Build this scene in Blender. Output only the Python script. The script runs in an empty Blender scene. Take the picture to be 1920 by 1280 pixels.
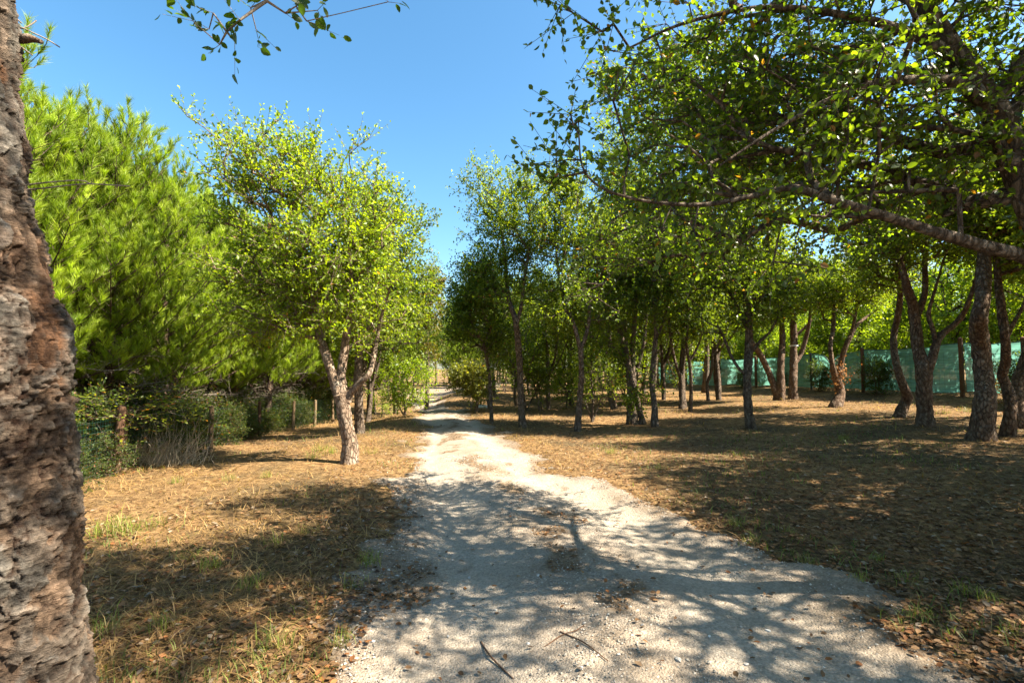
import bpy, bmesh, math, random
import numpy as np
from mathutils import Vector, Matrix

R = math.radians
sc = bpy.context.scene
C = sc.collection

# ------------------------------------------------------------------ camera
CAMZ, FPX, PITCH = 1.6, 907.0, math.atan(50 / 907.0)
cam = bpy.data.objects.new('camera', bpy.data.cameras.new('camera'))
C.objects.link(cam)
cam.location = (0, 0, CAMZ)
cam.rotation_euler = (math.pi / 2 + PITCH, 0, 0)
cam.data.sensor_width = 36
cam.data.lens = FPX / 1920 * 36
cam.data.clip_start = 0.05
cam.data.clip_end = 2000
sc.camera = cam

# ------------------------------------------------------------------ sky, sun, exposure
SUN_EL, SUN_AZ = 47.0, 102.0           # azimuth clockwise from +Y
w = bpy.data.worlds.new('World')
sc.world = w
w.use_nodes = True
sky = w.node_tree.nodes.new('ShaderNodeTexSky')
sky.sky_type = 'NISHITA'
sky.sun_disc = False
sky.sun_elevation = R(SUN_EL)
sky.sun_rotation = R(SUN_AZ)
sky.altitude = 100
sky.air_density = 1.0
sky.dust_density = 1.2
sky.ozone_density = 1.6
bg = w.node_tree.nodes['Background']
hsv = w.node_tree.nodes.new('ShaderNodeHueSaturation')
hsv.inputs['Saturation'].default_value = 1.24
hsv.inputs['Hue'].default_value = 0.488
w.node_tree.links.new(sky.outputs[0], hsv.inputs['Color'])
w.node_tree.links.new(hsv.outputs[0], bg.inputs[0])
bg.inputs[1].default_value = 0.07
sun = bpy.data.objects.new('sun', bpy.data.lights.new('sun', 'SUN'))
C.objects.link(sun)
sun.data.energy = 5.0
sun.data.angle = R(0.53)
sun.data.color = (1.0, 0.91, 0.76)
SD = Vector((math.cos(R(SUN_EL)) * math.sin(R(SUN_AZ)), math.cos(R(SUN_EL)) * math.cos(R(SUN_AZ)), math.sin(R(SUN_EL))))
sun.rotation_euler = SD.to_track_quat('Z', 'Y').to_euler()
sc.view_settings.view_transform = 'Standard'
sc.view_settings.look = 'None'
sc.view_settings.exposure = 2.2
sc.view_settings.gamma = 1.0
sc.view_settings.use_curve_mapping = False
sc.cycles.use_denoising = True
sc.cycles.max_bounces = 8
sc.cycles.diffuse_bounces = 4
sc.cycles.transmission_bounces = 6
sc.cycles.transparent_max_bounces = 12
sc.cycles.caustics_reflective = False
sc.cycles.caustics_refractive = False

# ------------------------------------------------------------------ numeric helpers
TAB = np.random.default_rng(5).random((64, 64, 64)).astype(np.float32)


def vnoise(P):
    P = np.asarray(P, float)
    I = np.floor(P).astype(int)
    f = P - I
    f = f * f * (3 - 2 * f)
    out = 0
    for dx in (0, 1):
        for dy in (0, 1):
            for dz in (0, 1):
                wgt = (f[..., 0] if dx else 1 - f[..., 0]) * (f[..., 1] if dy else 1 - f[..., 1]) * (f[..., 2] if dz else 1 - f[..., 2])
                out = out + wgt * TAB[(I[..., 0] + dx) & 63, (I[..., 1] + dy) & 63, (I[..., 2] + dz) & 63]
    return out * 2 - 1


def fbm(P, o=4, g=0.5):
    P = np.asarray(P, float)
    a, s, out = 1.0, 0.0, 0
    for k in range(o):
        out = out + a * vnoise(P * 2.03 ** k + 17.3 * k)
        s += a
        a *= g
    return out / s


def worley(P, ident=False):
    P = np.asarray(P, float)
    I = np.floor(P).astype(int)
    f1 = np.full(P.shape[0], 9.0)
    f2 = f1.copy()
    cid = np.zeros(P.shape[0])
    for dx in (-1, 0, 1):
        for dy in (-1, 0, 1):
            for dz in (-1, 0, 1):
                J = I + np.array([dx, dy, dz])
                a, b, c = J[:, 0] & 63, J[:, 1] & 63, J[:, 2] & 63
                q = J + np.stack([TAB[a, b, c], TAB[b, c, a], TAB[c, a, b]], 1)
                d = np.sqrt(((q - P) ** 2).sum(1))
                n1 = np.minimum(f1, d)
                cid = np.where(d < f1, TAB[b, a, c], cid)
                f2 = np.minimum(np.maximum(f1, d), f2)
                f1 = n1
    return (f1, f2, cid) if ident else (f1, f2)


def sstep(a, b, x):
    t = np.clip((np.asarray(x, float) - a) / (b - a), 0, 1)
    return t * t * (3 - 2 * t)


def norm(v):
    return v / (np.linalg.norm(v, axis=-1, keepdims=True) + 1e-9)


# ------------------------------------------------------------------ terrain
TR_Y = np.array([-8, 0, 2.46, 3.3, 4.7, 6.05, 7.6, 10.4, 14.5, 18, 24, 32, 36])
TR_L = np.array([-1.1, -1.1, -1.15, -1.15, -1.35, -1.55, -1.75, -2.2, -2.75, -3.6, -5.0, -7.0, -8.6])
TR_R = np.array([3.3, 3.1, 2.95, 2.65, 2.1, 1.38, 0.72, 0.18, -0.75, -1.5, -3.3, -4.6, -5.0])
FN = np.array([[15.3, 4.0], [14.6, 9.5], [14.0, 13.5], [13.4, 16.6], [12.8, 19.4], [12.1, 22.4], [11.3, 25.5], [10.6, 28.5], [9.7, 32.0]])


def fence_x(y):
    return np.interp(y, FN[:, 1], FN[:, 0])


def track_edges(y):
    return np.interp(y, TR_Y, TR_L), np.interp(y, TR_Y, TR_R)


def H(x, y):
    x = np.asarray(x, float)
    y = np.asarray(y, float)
    z = 0.05 * np.logaddexp(0, (x - 1.8) * 2.0) / 2.0
    z = np.minimum(z, 0.9 + 0.004 * np.maximum(x - 20, 0))
    z = z - 0.036 * np.clip(y - 7, 0, 14) * sstep(-3.2, -5.7, x)
    z = z + 0.16 * sstep(-1.5, -0.2, x - fence_x(y)) * sstep(2, 8, y) * sstep(46, 36, y)
    z = z - 0.32 * sstep(18.5, 22, y) * sstep(30, 25, y) * sstep(6, 0, x)
    P = np.stack([x * 0.45, y * 0.45, x * 0 + 3.7], -1)
    far = 1 + np.clip(np.hypot(x, y) / 60, 0, 6)
    z = z + 0.05 * fbm(P, 3) * far
    z = z + 0.02 * fbm(P * 5.0, 2)
    l, r = track_edges(y)
    c, hw = (l + r) / 2, (r - l) / 2
    t = (x - c) / hw
    inn = sstep(1.15, 0.85, np.abs(t)) * sstep(40, 30, y)
    rut = np.exp(-((np.abs(t + 0.07 * np.sin(y * .9)) - 0.55) / 0.2) ** 2)
    z = z - inn * (0.025 + 0.04 * rut) + 0.015 * inn * np.exp(-(t / 0.22) ** 2)
    return z


def ray(px, py):
    u, v = (px - 960) / FPX, (640 - py) / FPX
    cp, sp = math.cos(PITCH), math.sin(PITCH)
    return np.array([u, cp - v * sp, sp + v * cp])


def G(px, py):
    d = ray(px, py)
    t = np.geomspace(0.5, 300, 6000)
    P = np.array([0, 0, CAMZ]) + t[:, None] * d
    below = np.nonzero(P[:, 2] < H(P[:, 0], P[:, 1]))[0]
    return P[below[0]] if len(below) else P[-1]


def at(px, py, Y):
    d = ray(px, py)
    return np.array([0, 0, CAMZ]) + d * (Y / d[1])


# ------------------------------------------------------------------ mesh helpers
class Geo:
    def __init__(s):
        s.V, s.F, s.M, s.T, s.n = [], [], [], [], 0

    def add(s, V, F, mat=0, tint=None):
        V = np.asarray(V, np.float32).reshape(-1, 3)
        F = np.asarray(F, np.int32)
        if len(V) == 0:
            return
        s.V.append(V)
        s.F.append(F + s.n)
        s.M.append(np.full(len(F), mat, np.int32))
        if tint is None:
            tint = np.full((len(V), 3), 0.5)
        tint = np.asarray(tint, np.float32)
        if tint.ndim == 1:
            tint = np.tile(tint, (len(V), 1))
        s.T.append(tint)
        s.n += len(V)

    def mesh(s, name, mats, smooth=True):
        V = np.concatenate(s.V)
        me = bpy.data.meshes.new(name)
        lens = np.concatenate([np.full(len(f), f.shape[1], np.int32) for f in s.F])
        loops = np.concatenate([f.ravel() for f in s.F])
        me.vertices.add(len(V))
        me.vertices.foreach_set('co', V.ravel())
        me.loops.add(len(loops))
        me.loops.foreach_set('vertex_index', loops)
        me.polygons.add(len(lens))
        st = np.concatenate([[0], np.cumsum(lens)[:-1]]).astype(np.int32)
        me.polygons.foreach_set('loop_start', st)
        me.polygons.foreach_set('material_index', np.concatenate(s.M))
        me.polygons.foreach_set('use_smooth', np.full(len(lens), smooth))
        a = me.color_attributes.new('tint', 'FLOAT_COLOR', 'POINT')
        T = np.concatenate(s.T)
        a.data.foreach_set('color', np.concatenate([T, np.ones((len(T), 1), np.float32)], 1).ravel())
        for m in mats:
            me.materials.append(m)
        me.update()
        me.validate()
        return me

    def obj(s, name, mats, parent=None, smooth=True):
        return link(name, s.mesh(name, mats if isinstance(mats, (list, tuple)) else [mats], smooth), parent)


def link(name, me, parent=None):
    o = bpy.data.objects.new(name, me)
    C.objects.link(o)
    o.parent = parent
    return o


def tag(o, label=None, cat=None, group=None, kind=None):
    if label:
        o['label'] = label
    if cat:
        o['category'] = cat
    if group:
        o['group'] = group
    if kind:
        o['kind'] = kind
    return o


def empty(name, loc, label=None, cat=None, group=None):
    o = bpy.data.objects.new(name, None)
    o.empty_display_size = 0.2
    C.objects.link(o)
    o.location = Vector([float(a) for a in loc])
    return tag(o, label, cat, group)


def copy_tree(o, loc=None, rz=0, s=1.0, parent=None, label=None, group=None):
    c = o.copy()
    C.objects.link(c)
    c.parent = parent
    if loc is not None:
        c.location = Vector([float(a) for a in loc])
        c.rotation_euler = (0, 0, rz)
        c.scale = (s, s, s) if not isinstance(s, tuple) else s
    if label:
        c['label'] = label
    if group:
        c['group'] = group
    for ch in list(o.children):
        copy_tree(ch, parent=c)
    return c


def frames(D):
    D = norm(D)
    ref = np.where(np.abs(D[:, 2:3]) < 0.9, np.array([[0, 0, 1.0]]), np.array([[1.0, 0, 0]]))
    A = norm(np.cross(D, ref))
    return A, np.cross(D, A)


def frusta(g, P0, P1, r0, r1, sides=5, mat=0, tint=None):
    """many separate tapered sticks at once"""
    P0, P1 = np.asarray(P0, float), np.asarray(P1, float)
    n = len(P0)
    if n == 0:
        return
    A, B = frames(P1 - P0)
    r0 = np.broadcast_to(np.asarray(r0, float), (n,))[:, None, None]
    r1 = np.broadcast_to(np.asarray(r1, float), (n,))[:, None, None]
    th = np.arange(sides) * 2 * math.pi / sides
    ring = np.cos(th)[None, :, None] * A[:, None, :] + np.sin(th)[None, :, None] * B[:, None, :]
    V = np.concatenate([P0[:, None] + ring * r0, P1[:, None] + ring * r1], 1)
    k = np.arange(sides)
    q = np.stack([k, (k + 1) % sides, (k + 1) % sides + sides, k + sides], 1)
    F = (q[None] + (np.arange(n) * 2 * sides)[:, None, None]).reshape(-1, 4)
    if tint is not None and np.ndim(tint) == 2:
        tint = np.repeat(tint, 2 * sides, 0)
    g.add(V, F, mat, tint)


def resample(P, step):
    """Catmull-Rom through rows (x,y,z,r)"""
    P = np.asarray(P, float)
    if len(P) == 2:
        P = np.stack([P[0], P.mean(0), P[1]])
    Q = np.concatenate([[2 * P[0] - P[1]], P, [2 * P[-1] - P[-2]]])
    out = []
    for i in range(1, len(Q) - 2):
        n = max(2, int(np.linalg.norm(Q[i + 1, :3] - Q[i, :3]) / step))
        t = np.linspace(0, 1, n, endpoint=False)[:, None]
        out.append(0.5 * (2 * Q[i] + (Q[i + 1] - Q[i - 1]) * t + (2 * Q[i - 1] - 5 * Q[i] + 4 * Q[i + 1] - Q[i + 2]) * t ** 2 + (-Q[i - 1] + 3 * Q[i] - 3 * Q[i + 1] + Q[i + 2]) * t ** 3))
    out.append(P[-1:])
    o = np.concatenate(out)
    o[:, 3] = np.maximum(o[:, 3], 0.003)
    return o


def tube(g, S, sides=12, mat=0, rough=0.0, seed=0, tint=None, cap=True):
    """one continuous tube along rows (x,y,z,r)"""
    P, r = S[:, :3], S[:, 3]
    n = len(P)
    T = norm(np.gradient(P, axis=0))
    a = np.array([1.0, 0, 0]) if abs(T[0, 0]) < 0.9 else np.array([0, 1.0, 0])
    A = np.zeros((n, 3))
    for i in range(n):
        a = a - T[i] * a.dot(T[i])
        a /= np.linalg.norm(a)
        A[i] = a
    B = np.cross(T, A)
    th = np.arange(sides) * 2 * math.pi / sides
    ring = np.cos(th)[None, :, None] * A[:, None] + np.sin(th)[None, :, None] * B[:, None]
    rr = np.repeat(r[:, None], sides, 1)
    if rough:
        base = P[:, None] + ring * rr[..., None]
        Q = base * np.array([9, 9, 5.0]) + seed * 7.1
        fl = fbm(Q, 3)
        f2 = np.abs(vnoise(base * np.array([24, 24, 12.0]) + seed))
        rr = rr * (1 + rough * (1.2 * fl - 0.9 * (0.35 - f2)))
    V = P[:, None] + ring * rr[..., None]
    i = np.arange(n - 1)[:, None] * sides
    k = np.arange(sides)[None]
    F = np.stack([i + k, i + (k + 1) % sides, i + sides + (k + 1) % sides, i + sides + k], -1).reshape(-1, 4)
    g.add(V, F, mat, tint)
    if cap:
        c = P[-1] + T[-1] * r[-1] * 0.6
        k = np.arange(sides)
        V2 = np.concatenate([V[-1], c[None]])
        g.add(V2, np.stack([k, (k + 1) % sides, np.full(sides, sides)], 1), mat, tint)


LEAF6 = (np.array([[0, 0, 0], [-.30, .30, .07], [-.27, .68, .05], [0, 1, -.06], [.27, .68, .05], [.30, .30, .07]]), np.array([[0, 3, 2, 1], [0, 5, 4, 3]]))
LEAF4 = (np.array([[0, 0, 0], [-.28, .48, .07], [0, 1, -.03], [.28, .48, .07]]), np.array([[0, 2, 1], [0, 3, 2]]))


def leaves(g, P, A, N, size, tint, tpl=LEAF4, mat=0, width=1.0):
    P, A, N = np.asarray(P), norm(np.asarray(A)), np.asarray(N)
    n = len(P)
    if n == 0:
        return
    X = norm(np.cross(A, N))
    Z = np.cross(X, A)
    tv, tf = tpl
    s = np.broadcast_to(np.asarray(size, float), (n,))[:, None, None]
    wd = np.broadcast_to(np.asarray(width, float), (n,))[:, None, None]
    V = P[:, None] + s * (wd * tv[None, :, 0:1] * X[:, None] + tv[None, :, 1:2] * A[:, None] + wd * tv[None, :, 2:3] * Z[:, None])
    k = len(tv)
    F = (tf[None] + (np.arange(n) * k)[:, None, None]).reshape(-1, tf.shape[1])
    g.add(V, F, mat, np.repeat(tint, k, 0))


def pal(rng, n, p, odd=0.0):
    a, b = np.array(p[0]), np.array(p[1])
    t = np.clip(rng.beta(1.6, 1.9, n), 0, 1)[:, None]
    c = a + (b - a) * t
    c = c * (1 + 0.18 * rng.standard_normal((n, 1)))
    if odd:
        m = rng.random(n) < odd
        c[m] = np.array([.20, .095, .03]) * (0.6 + 0.8 * rng.random((m.sum(), 1)))
    return np.clip(c, 0.004, 0.9)


# ------------------------------------------------------------------ materials
def newmat(name):
    m = bpy.data.materials.new(name)
    m.use_nodes = True
    nt = m.node_tree
    p = nt.nodes['Principled BSDF']
    return m, nt, p, nt.nodes['Material Output']


def N_(nt, t, **kw):
    n = nt.nodes.new('ShaderNode' + t)
    for k, v in kw.items():
        if k in ('operation', 'blend_type', 'data_type', 'attribute_name', 'feature', 'noise_dimensions'):
            setattr(n, k, v)
        else:
            n.inputs[k.replace('_', ' ')].default_value = v
    return n


def ramp(nt, src, stops):
    r = nt.nodes.new('ShaderNodeValToRGB')
    els = r.color_ramp.elements
    while len(els) > 1:
        els.remove(els[-1])
    els[0].position = stops[0][0]
    els[0].color = (*stops[0][1], 1)
    for p, c in stops[1:]:
        e = els.new(p)
        e.color = (*c, 1)
    nt.links.new(src, r.inputs[0])
    return r


def leafmat(name, trans=0.55, tmul=(2.3, 2.1, 0.4), rough=0.45, spec=0.4):
    m, nt, p, out = newmat(name)
    a = N_(nt, 'Attribute', attribute_name='tint')
    nt.links.new(a.outputs['Color'], p.inputs['Base Color'])
    p.inputs['Roughness'].default_value = rough
    p.inputs['Specular IOR Level'].default_value = spec
    mu = N_(nt, 'Mix', data_type='RGBA', blend_type='MULTIPLY')
    mu.inputs[0].default_value = 1
    nt.links.new(a.outputs['Color'], mu.inputs[6])
    mu.inputs[7].default_value = (*tmul, 1)
    t = N_(nt, 'BsdfTranslucent')
    nt.links.new(mu.outputs[2], t.inputs[0])
    mx = N_(nt, 'MixShader')
    mx.inputs[0].default_value = trans
    nt.links.new(p.outputs[0], mx.inputs[1])
    nt.links.new(t.outputs[0], mx.inputs[2])
    nt.links.new(mx.outputs[0], out.inputs[0])
    return m


def barkmat(name, stops, scale=(14, 14, 6), bump=1.0, dist=0.04, lich=0.25):
    m, nt, p, out = newmat(name)
    tc = N_(nt, 'TexCoord')
    mp = N_(nt, 'Mapping')
    mp.inputs['Scale'].default_value = scale
    nt.links.new(tc.outputs['Object'], mp.inputs[0])
    n1 = N_(nt, 'TexNoise', Scale=1.0, Detail=8.0, Roughness=0.65)
    nt.links.new(mp.outputs[0], n1.inputs['Vector'])
    v = N_(nt, 'TexVoronoi', feature='DISTANCE_TO_EDGE', Scale=1.3)
    wv = N_(nt, 'Mix', data_type='RGBA', blend_type='ADD')
    wv.inputs[0].default_value = 1.6 if dist > .01 else 0.5
    nt.links.new(mp.outputs[0], wv.inputs[6])
    nt.links.new(n1.outputs['Color'], wv.inputs[7])
    nt.links.new(wv.outputs[2], v.inputs['Vector'])
    r = ramp(nt, n1.outputs['Fac'], stops)
    n2 = N_(nt, 'TexNoise', Scale=7.0, Detail=4.0)
    nt.links.new(tc.outputs['Object'], n2.inputs['Vector'])
    rl = ramp(nt, n2.outputs['Fac'], [(0.56, (0, 0, 0)), (0.68, (lich, lich, lich))])
    mx = N_(nt, 'Mix', data_type='RGBA')
    nt.links.new(rl.outputs[0], mx.inputs[0])
    nt.links.new(r.outputs[0], mx.inputs[6])
    mx.inputs[7].default_value = (0.36, 0.34, 0.29, 1)
    rc = ramp(nt, v.outputs['Distance'], [(0.0, (.45, .4, .36)), (0.05, (1, 1, 1))])
    mc = N_(nt, 'Mix', data_type='RGBA', blend_type='MULTIPLY')
    mc.inputs[0].default_value = 1
    nt.links.new(mx.outputs[2], mc.inputs[6])
    nt.links.new(rc.outputs[0], mc.inputs[7])
    nt.links.new(mc.outputs[2], p.inputs['Base Color'])
    p.inputs['Roughness'].default_value = 0.95
    p.inputs['Specular IOR Level'].default_value = 0.15
    rv = ramp(nt, v.outputs['Distance'], [(0.0, (0, 0, 0)), (0.18, (1, 1, 1))])
    ad = N_(nt, 'Math', operation='ADD')
    nt.links.new(rv.outputs[0], ad.inputs[0])
    nt.links.new(n1.outputs['Fac'], ad.inputs[1])
    b = N_(nt, 'Bump', Strength=bump, Distance=dist)
    nt.links.new(ad.outputs[0], b.inputs['Height'])
    nt.links.new(b.outputs[0], p.inputs['Normal'])
    return m


def tintmat(name, rough=0.9, bump=0.0, mul=1.0):
    """matte material that takes its colour from the pieces, with a little grain"""
    m, nt, p, out = newmat(name)
    a = N_(nt, 'Attribute', attribute_name='tint')
    tc = N_(nt, 'TexCoord')
    n = N_(nt, 'TexNoise', Scale=60.0, Detail=3.0)
    nt.links.new(tc.outputs['Object'], n.inputs['Vector'])
    r = ramp(nt, n.outputs['Fac'], [(0.3, (.72, .72, .72)), (0.7, (1.2, 1.2, 1.2))])
    mu = N_(nt, 'Mix', data_type='RGBA', blend_type='MULTIPLY')
    mu.inputs[0].default_value = 1
    nt.links.new(a.outputs['Color'], mu.inputs[6])
    nt.links.new(r.outputs[0], mu.inputs[7])
    nt.links.new(mu.outputs[2], p.inputs['Base Color'])
    p.inputs['Roughness'].default_value = rough
    p.inputs['Specular IOR Level'].default_value = 0.2
    return m


M_LEAF = leafmat('oak_leaf')
M_FRONT = leafmat('oak_leaf_near', trans=0.55, tmul=(2.7, 2.7, 0.4), rough=0.4, spec=0.45)
M_PINE = leafmat('pine_needle', trans=0.42, tmul=(1.6, 1.75, 0.55), rough=0.5, spec=0.35)
M_DRY = leafmat('dry_leaf', trans=0.2, tmul=(1.4, 1.1, 0.7), rough=0.7, spec=0.2)
M_GRASS = leafmat('grass_blade', trans=0.35, tmul=(1.6, 1.7, 0.6), rough=0.5, spec=0.3)
M_BARK = barkmat('oak_bark', [(0.25, (.05, .033, .022)), (0.5, (.155, .115, .083)), (0.75, (.27, .215, .165))])
M_CORK = barkmat('cork_bark', [(0.25, (.055, .03, .019)), (0.48, (.18, .115, .075)), (0.75, (.30, .22, .155))], lich=0.3)
M_CORKL = barkmat('pale_cork_bark', [(0.25, (.09, .055, .035)), (0.48, (.27, .19, .13)), (0.75, (.42, .33, .25))], lich=0.4)
M_PBARK = barkmat('pine_bark', [(0.25, (.03, .02, .015)), (0.5, (.13, .085, .06)), (0.75, (.22, .15, .11))])
M_DEAD = barkmat('dead_wood', [(0.25, (.12, .095, .07)), (0.5, (.22, .18, .14)), (0.75, (.32, .27, .22))], scale=(30, 30, 6), bump=0.3, dist=0.004)
M_POST = barkmat('post_wood', [(0.25, (.07, .046, .026)), (0.5, (.17, .115, .065)), (0.75, (.26, .19, .115))], scale=(40, 40, 3), bump=0.3, dist=0.004, lich=0.15)
M_POSTD = barkmat('weathered_post_wood', [(0.25, (.04, .022, .014)), (0.5, (.11, .06, .035)), (0.75, (.18, .11, .07))], scale=(40, 40, 3), bump=0.3, dist=0.004, lich=0.1)
M_STONE = tintmat('stone')


def ground_material():
    m, nt, p, out = newmat('dry_ground')
    tc = N_(nt, 'TexCoord')
    L = nt.links.new
    n1 = N_(nt, 'TexNoise', Scale=0.55, Detail=6.0, Roughness=0.6)
    n2 = N_(nt, 'TexNoise', Scale=9.0, Detail=8.0, Roughness=0.7)
    n3 = N_(nt, 'TexNoise', Scale=70.0, Detail=4.0, Roughness=0.7)
    for n in (n1, n2, n3):
        L(tc.outputs['Object'], n.inputs['Vector'])
    ca = ramp(nt, n2.outputs['Fac'], [(0.28, (.05, .027, .012)), (0.45, (.17, .098, .042)), (0.58, (.29, .178, .078)), (0.75, (.42, .29, .14))])
    cb = ramp(nt, n2.outputs['Fac'], [(0.28, (.03, .02, .010)), (0.5, (.11, .075, .038)), (0.7, (.21, .15, .075))])
    f = ramp(nt, n1.outputs['Fac'], [(0.45, (0, 0, 0)), (0.62, (1, 1, 1))])
    mx = N_(nt, 'Mix', data_type='RGBA')
    L(f.outputs[0], mx.inputs[0]); L(ca.outputs[0], mx.inputs[6]); L(cb.outputs[0], mx.inputs[7])
    g3 = ramp(nt, n3.outputs['Fac'], [(0.3, (.5, .5, .5)), (0.7, (1.35, 1.35, 1.35))])
    mu = N_(nt, 'Mix', data_type='RGBA', blend_type='MULTIPLY')
    mu.inputs[0].default_value = 1
    L(mx.outputs[2], mu.inputs[6]); L(g3.outputs[0], mu.inputs[7])
    L(mu.outputs[2], p.inputs['Base Color'])
    p.inputs['Roughness'].default_value = 1.0
    p.inputs['Specular IOR Level'].default_value = 0.1
    ad = N_(nt, 'Math', operation='MULTIPLY_ADD')
    L(n3.outputs['Fac'], ad.inputs[0]); ad.inputs[1].default_value = 0.5; L(n2.outputs['Fac'], ad.inputs[2])
    b = N_(nt, 'Bump', Strength=0.9, Distance=0.05)
    L(ad.outputs[0], b.inputs['Height']); L(b.outputs[0], p.inputs['Normal'])
    return m


def track_material():
    m, nt, p, out = newmat('pale_gravel')
    tc = N_(nt, 'TexCoord')
    L = nt.links.new
    n1 = N_(nt, 'TexNoise', Scale=1.1, Detail=7.0, Roughness=0.62)
    n2 = N_(nt, 'TexNoise', Scale=28.0, Detail=6.0, Roughness=0.75)
    v = N_(nt, 'TexVoronoi', Scale=75.0)
    for n in (n1, n2, v):
        L(tc.outputs['Object'], n.inputs['Vector'])
    at_ = N_(nt, 'Attribute', attribute_name='tint')
    sp = N_(nt, 'SeparateColor')
    L(at_.outputs['Color'], sp.inputs[0])
    a1 = ramp(nt, n1.outputs['Fac'], [(0.32, (.19, .145, .10)), (0.48, (.28, .228, .175)), (0.7, (.35, .30, .24))])
    a2 = ramp(nt, n1.outputs['Fac'], [(0.3, (.29, .238, .182)), (0.6, (.36, .308, .245))])
    a3 = ramp(nt, n2.outputs['Fac'], [(0.3, (.07, .045, .025)), (0.6, (.20, .135, .08))])
    m1_ = N_(nt, 'Mix', data_type='RGBA')
    L(sp.outputs[0], m1_.inputs[0]); L(a1.outputs[0], m1_.inputs[6]); L(a2.outputs[0], m1_.inputs[7])
    a = N_(nt, 'Mix', data_type='RGBA')
    L(sp.outputs[1], a.inputs[0]); L(m1_.outputs[2], a.inputs[6]); L(a3.outputs[0], a.inputs[7])
    g = ramp(nt, n2.outputs['Fac'], [(0.25, (.55, .52, .5)), (0.5, (.97, .97, .97)), (0.75, (1.2, 1.2, 1.2))])
    mu = N_(nt, 'Mix', data_type='RGBA', blend_type='MULTIPLY')
    mu.inputs[0].default_value = 0.85
    L(a.outputs[2], mu.inputs[6]); L(g.outputs[0], mu.inputs[7])
    gv = ramp(nt, v.outputs['Color'], [(0.1, (.75, .73, .7)), (0.9, (1.2, 1.2, 1.2))])
    mv = N_(nt, 'Mix', data_type='RGBA', blend_type='MULTIPLY')
    mv.inputs[0].default_value = 0.8
    L(mu.outputs[2], mv.inputs[6]); L(gv.outputs[0], mv.inputs[7])
    L(mv.outputs[2], p.inputs['Base Color'])
    p.inputs['Roughness'].default_value = 1.0
    p.inputs['Specular IOR Level'].default_value = 0.15
    ad = N_(nt, 'Math', operation='MULTIPLY_ADD')
    L(v.outputs['Distance'], ad.inputs[0]); ad.inputs[1].default_value = -0.5; L(n2.outputs['Fac'], ad.inputs[2])
    b = N_(nt, 'Bump', Strength=0.8, Distance=0.02)
    L(ad.outputs[0], b.inputs['Height']); L(b.outputs[0], p.inputs['Normal'])
    return m


def net_material():
    m, nt, p, out = newmat('shade_net')
    tc = N_(nt, 'TexCoord')
    L = nt.links.new
    mp = N_(nt, 'Mapping')
    mp.inputs['Scale'].default_value = (1.5, 1.5, 38)
    L(tc.outputs['Object'], mp.inputs[0])
    n1 = N_(nt, 'TexNoise', Scale=1.0, Detail=5.0)
    L(mp.outputs[0], n1.inputs['Vector'])
    r = ramp(nt, n1.outputs['Fac'], [(0.3, (.10, .27, .21)), (0.55, (.15, .37, .295)), (0.75, (.22, .46, .38))])
    L(r.outputs[0], p.inputs['Base Color'])
    p.inputs['Roughness'].default_value = 0.6
    t = N_(nt, 'BsdfTranslucent')
    L(r.outputs[0], t.inputs[0])
    mx = N_(nt, 'MixShader')
    mx.inputs[0].default_value = 0.5
    L(p.outputs[0], mx.inputs[1]); L(t.outputs[0], mx.inputs[2])
    tr = N_(nt, 'BsdfTransparent')
    m2 = N_(nt, 'MixShader')
    m2.inputs[0].default_value = 0.07
    L(mx.outputs[0], m2.inputs[1]); L(tr.outputs[0], m2.inputs[2])
    L(m2.outputs[0], out.inputs[0])
    b = N_(nt, 'Bump', Strength=0.3, Distance=0.01)
    L(n1.outputs['Fac'], b.inputs['Height']); L(b.outputs[0], p.inputs['Normal'])
    return m


def plain(name, col, rough=0.6, metal=0.0):
    m, nt, p, out = newmat(name)
    tc = N_(nt, 'TexCoord')
    n = N_(nt, 'TexNoise', Scale=25.0, Detail=4.0)
    nt.links.new(tc.outputs['Object'], n.inputs['Vector'])
    r = ramp(nt, n.outputs['Fac'], [(0.3, tuple(c * 0.75 for c in col)), (0.7, tuple(min(1, c * 1.2) for c in col))])
    nt.links.new(r.outputs[0], p.inputs['Base Color'])
    p.inputs['Roughness'].default_value = rough
    p.inputs['Metallic'].default_value = metal
    return m


M_GROUND = ground_material()
M_TRACK = track_material()
M_NET = net_material()
M_WIRE = plain('green_wire', (.012, .06, .042), 0.5)
M_DWIRE = plain('dark_wire', (.05, .06, .05), 0.5)
M_STEEL = plain('dark_steel', (.025, .025, .025), 0.6)
M_WHITE = plain('white_plastic', (.75, .75, .72), 0.5)

# ------------------------------------------------------------------ ground and track
def graded(lo, hi, step, far_lo, far_hi, k=1.22):
    c = list(np.arange(lo, hi + 1e-6, step))
    s, x = step, lo
    pre = []
    while x > far_lo:
        s *= k
        x -= s
        pre.append(x)
    s, x = step, hi
    post = []
    while x < far_hi:
        s *= k
        x += s
        post.append(x)
    return np.array(pre[::-1] + c + post)


def sheet(name, xs, ys, zf, mat):
    X, Y = np.meshgrid(xs, ys)
    Z = zf(X, Y)
    nx, ny = len(xs), len(ys)
    i = np.arange(ny - 1)[:, None] * nx + np.arange(nx - 1)[None]
    F = np.stack([i, i + 1, i + nx + 1, i + nx], -1).reshape(-1, 4)
    g = Geo()
    g.add(np.stack([X, Y, Z], -1), F)
    return g.obj(name, mat)


o = sheet('ground', graded(-7.5, 9, 0.09, -600, 600), graded(1.2, 16, 0.09, -300, 900), H, M_GROUND)
tag(o, 'dry straw and leaf covered ground under the trees', None, None, 'structure')


def edge_noise(x, y):
    return fbm(np.stack([x * 1.6, y * 1.6, x * 0 + 9.1], -1), 4)


def track_in(x, y):
    """>0 inside the gravel"""
    l, r = track_edges(y)
    return np.minimum(x - l, r - x) - .08 + 0.75 * edge_noise(x, y)


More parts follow.
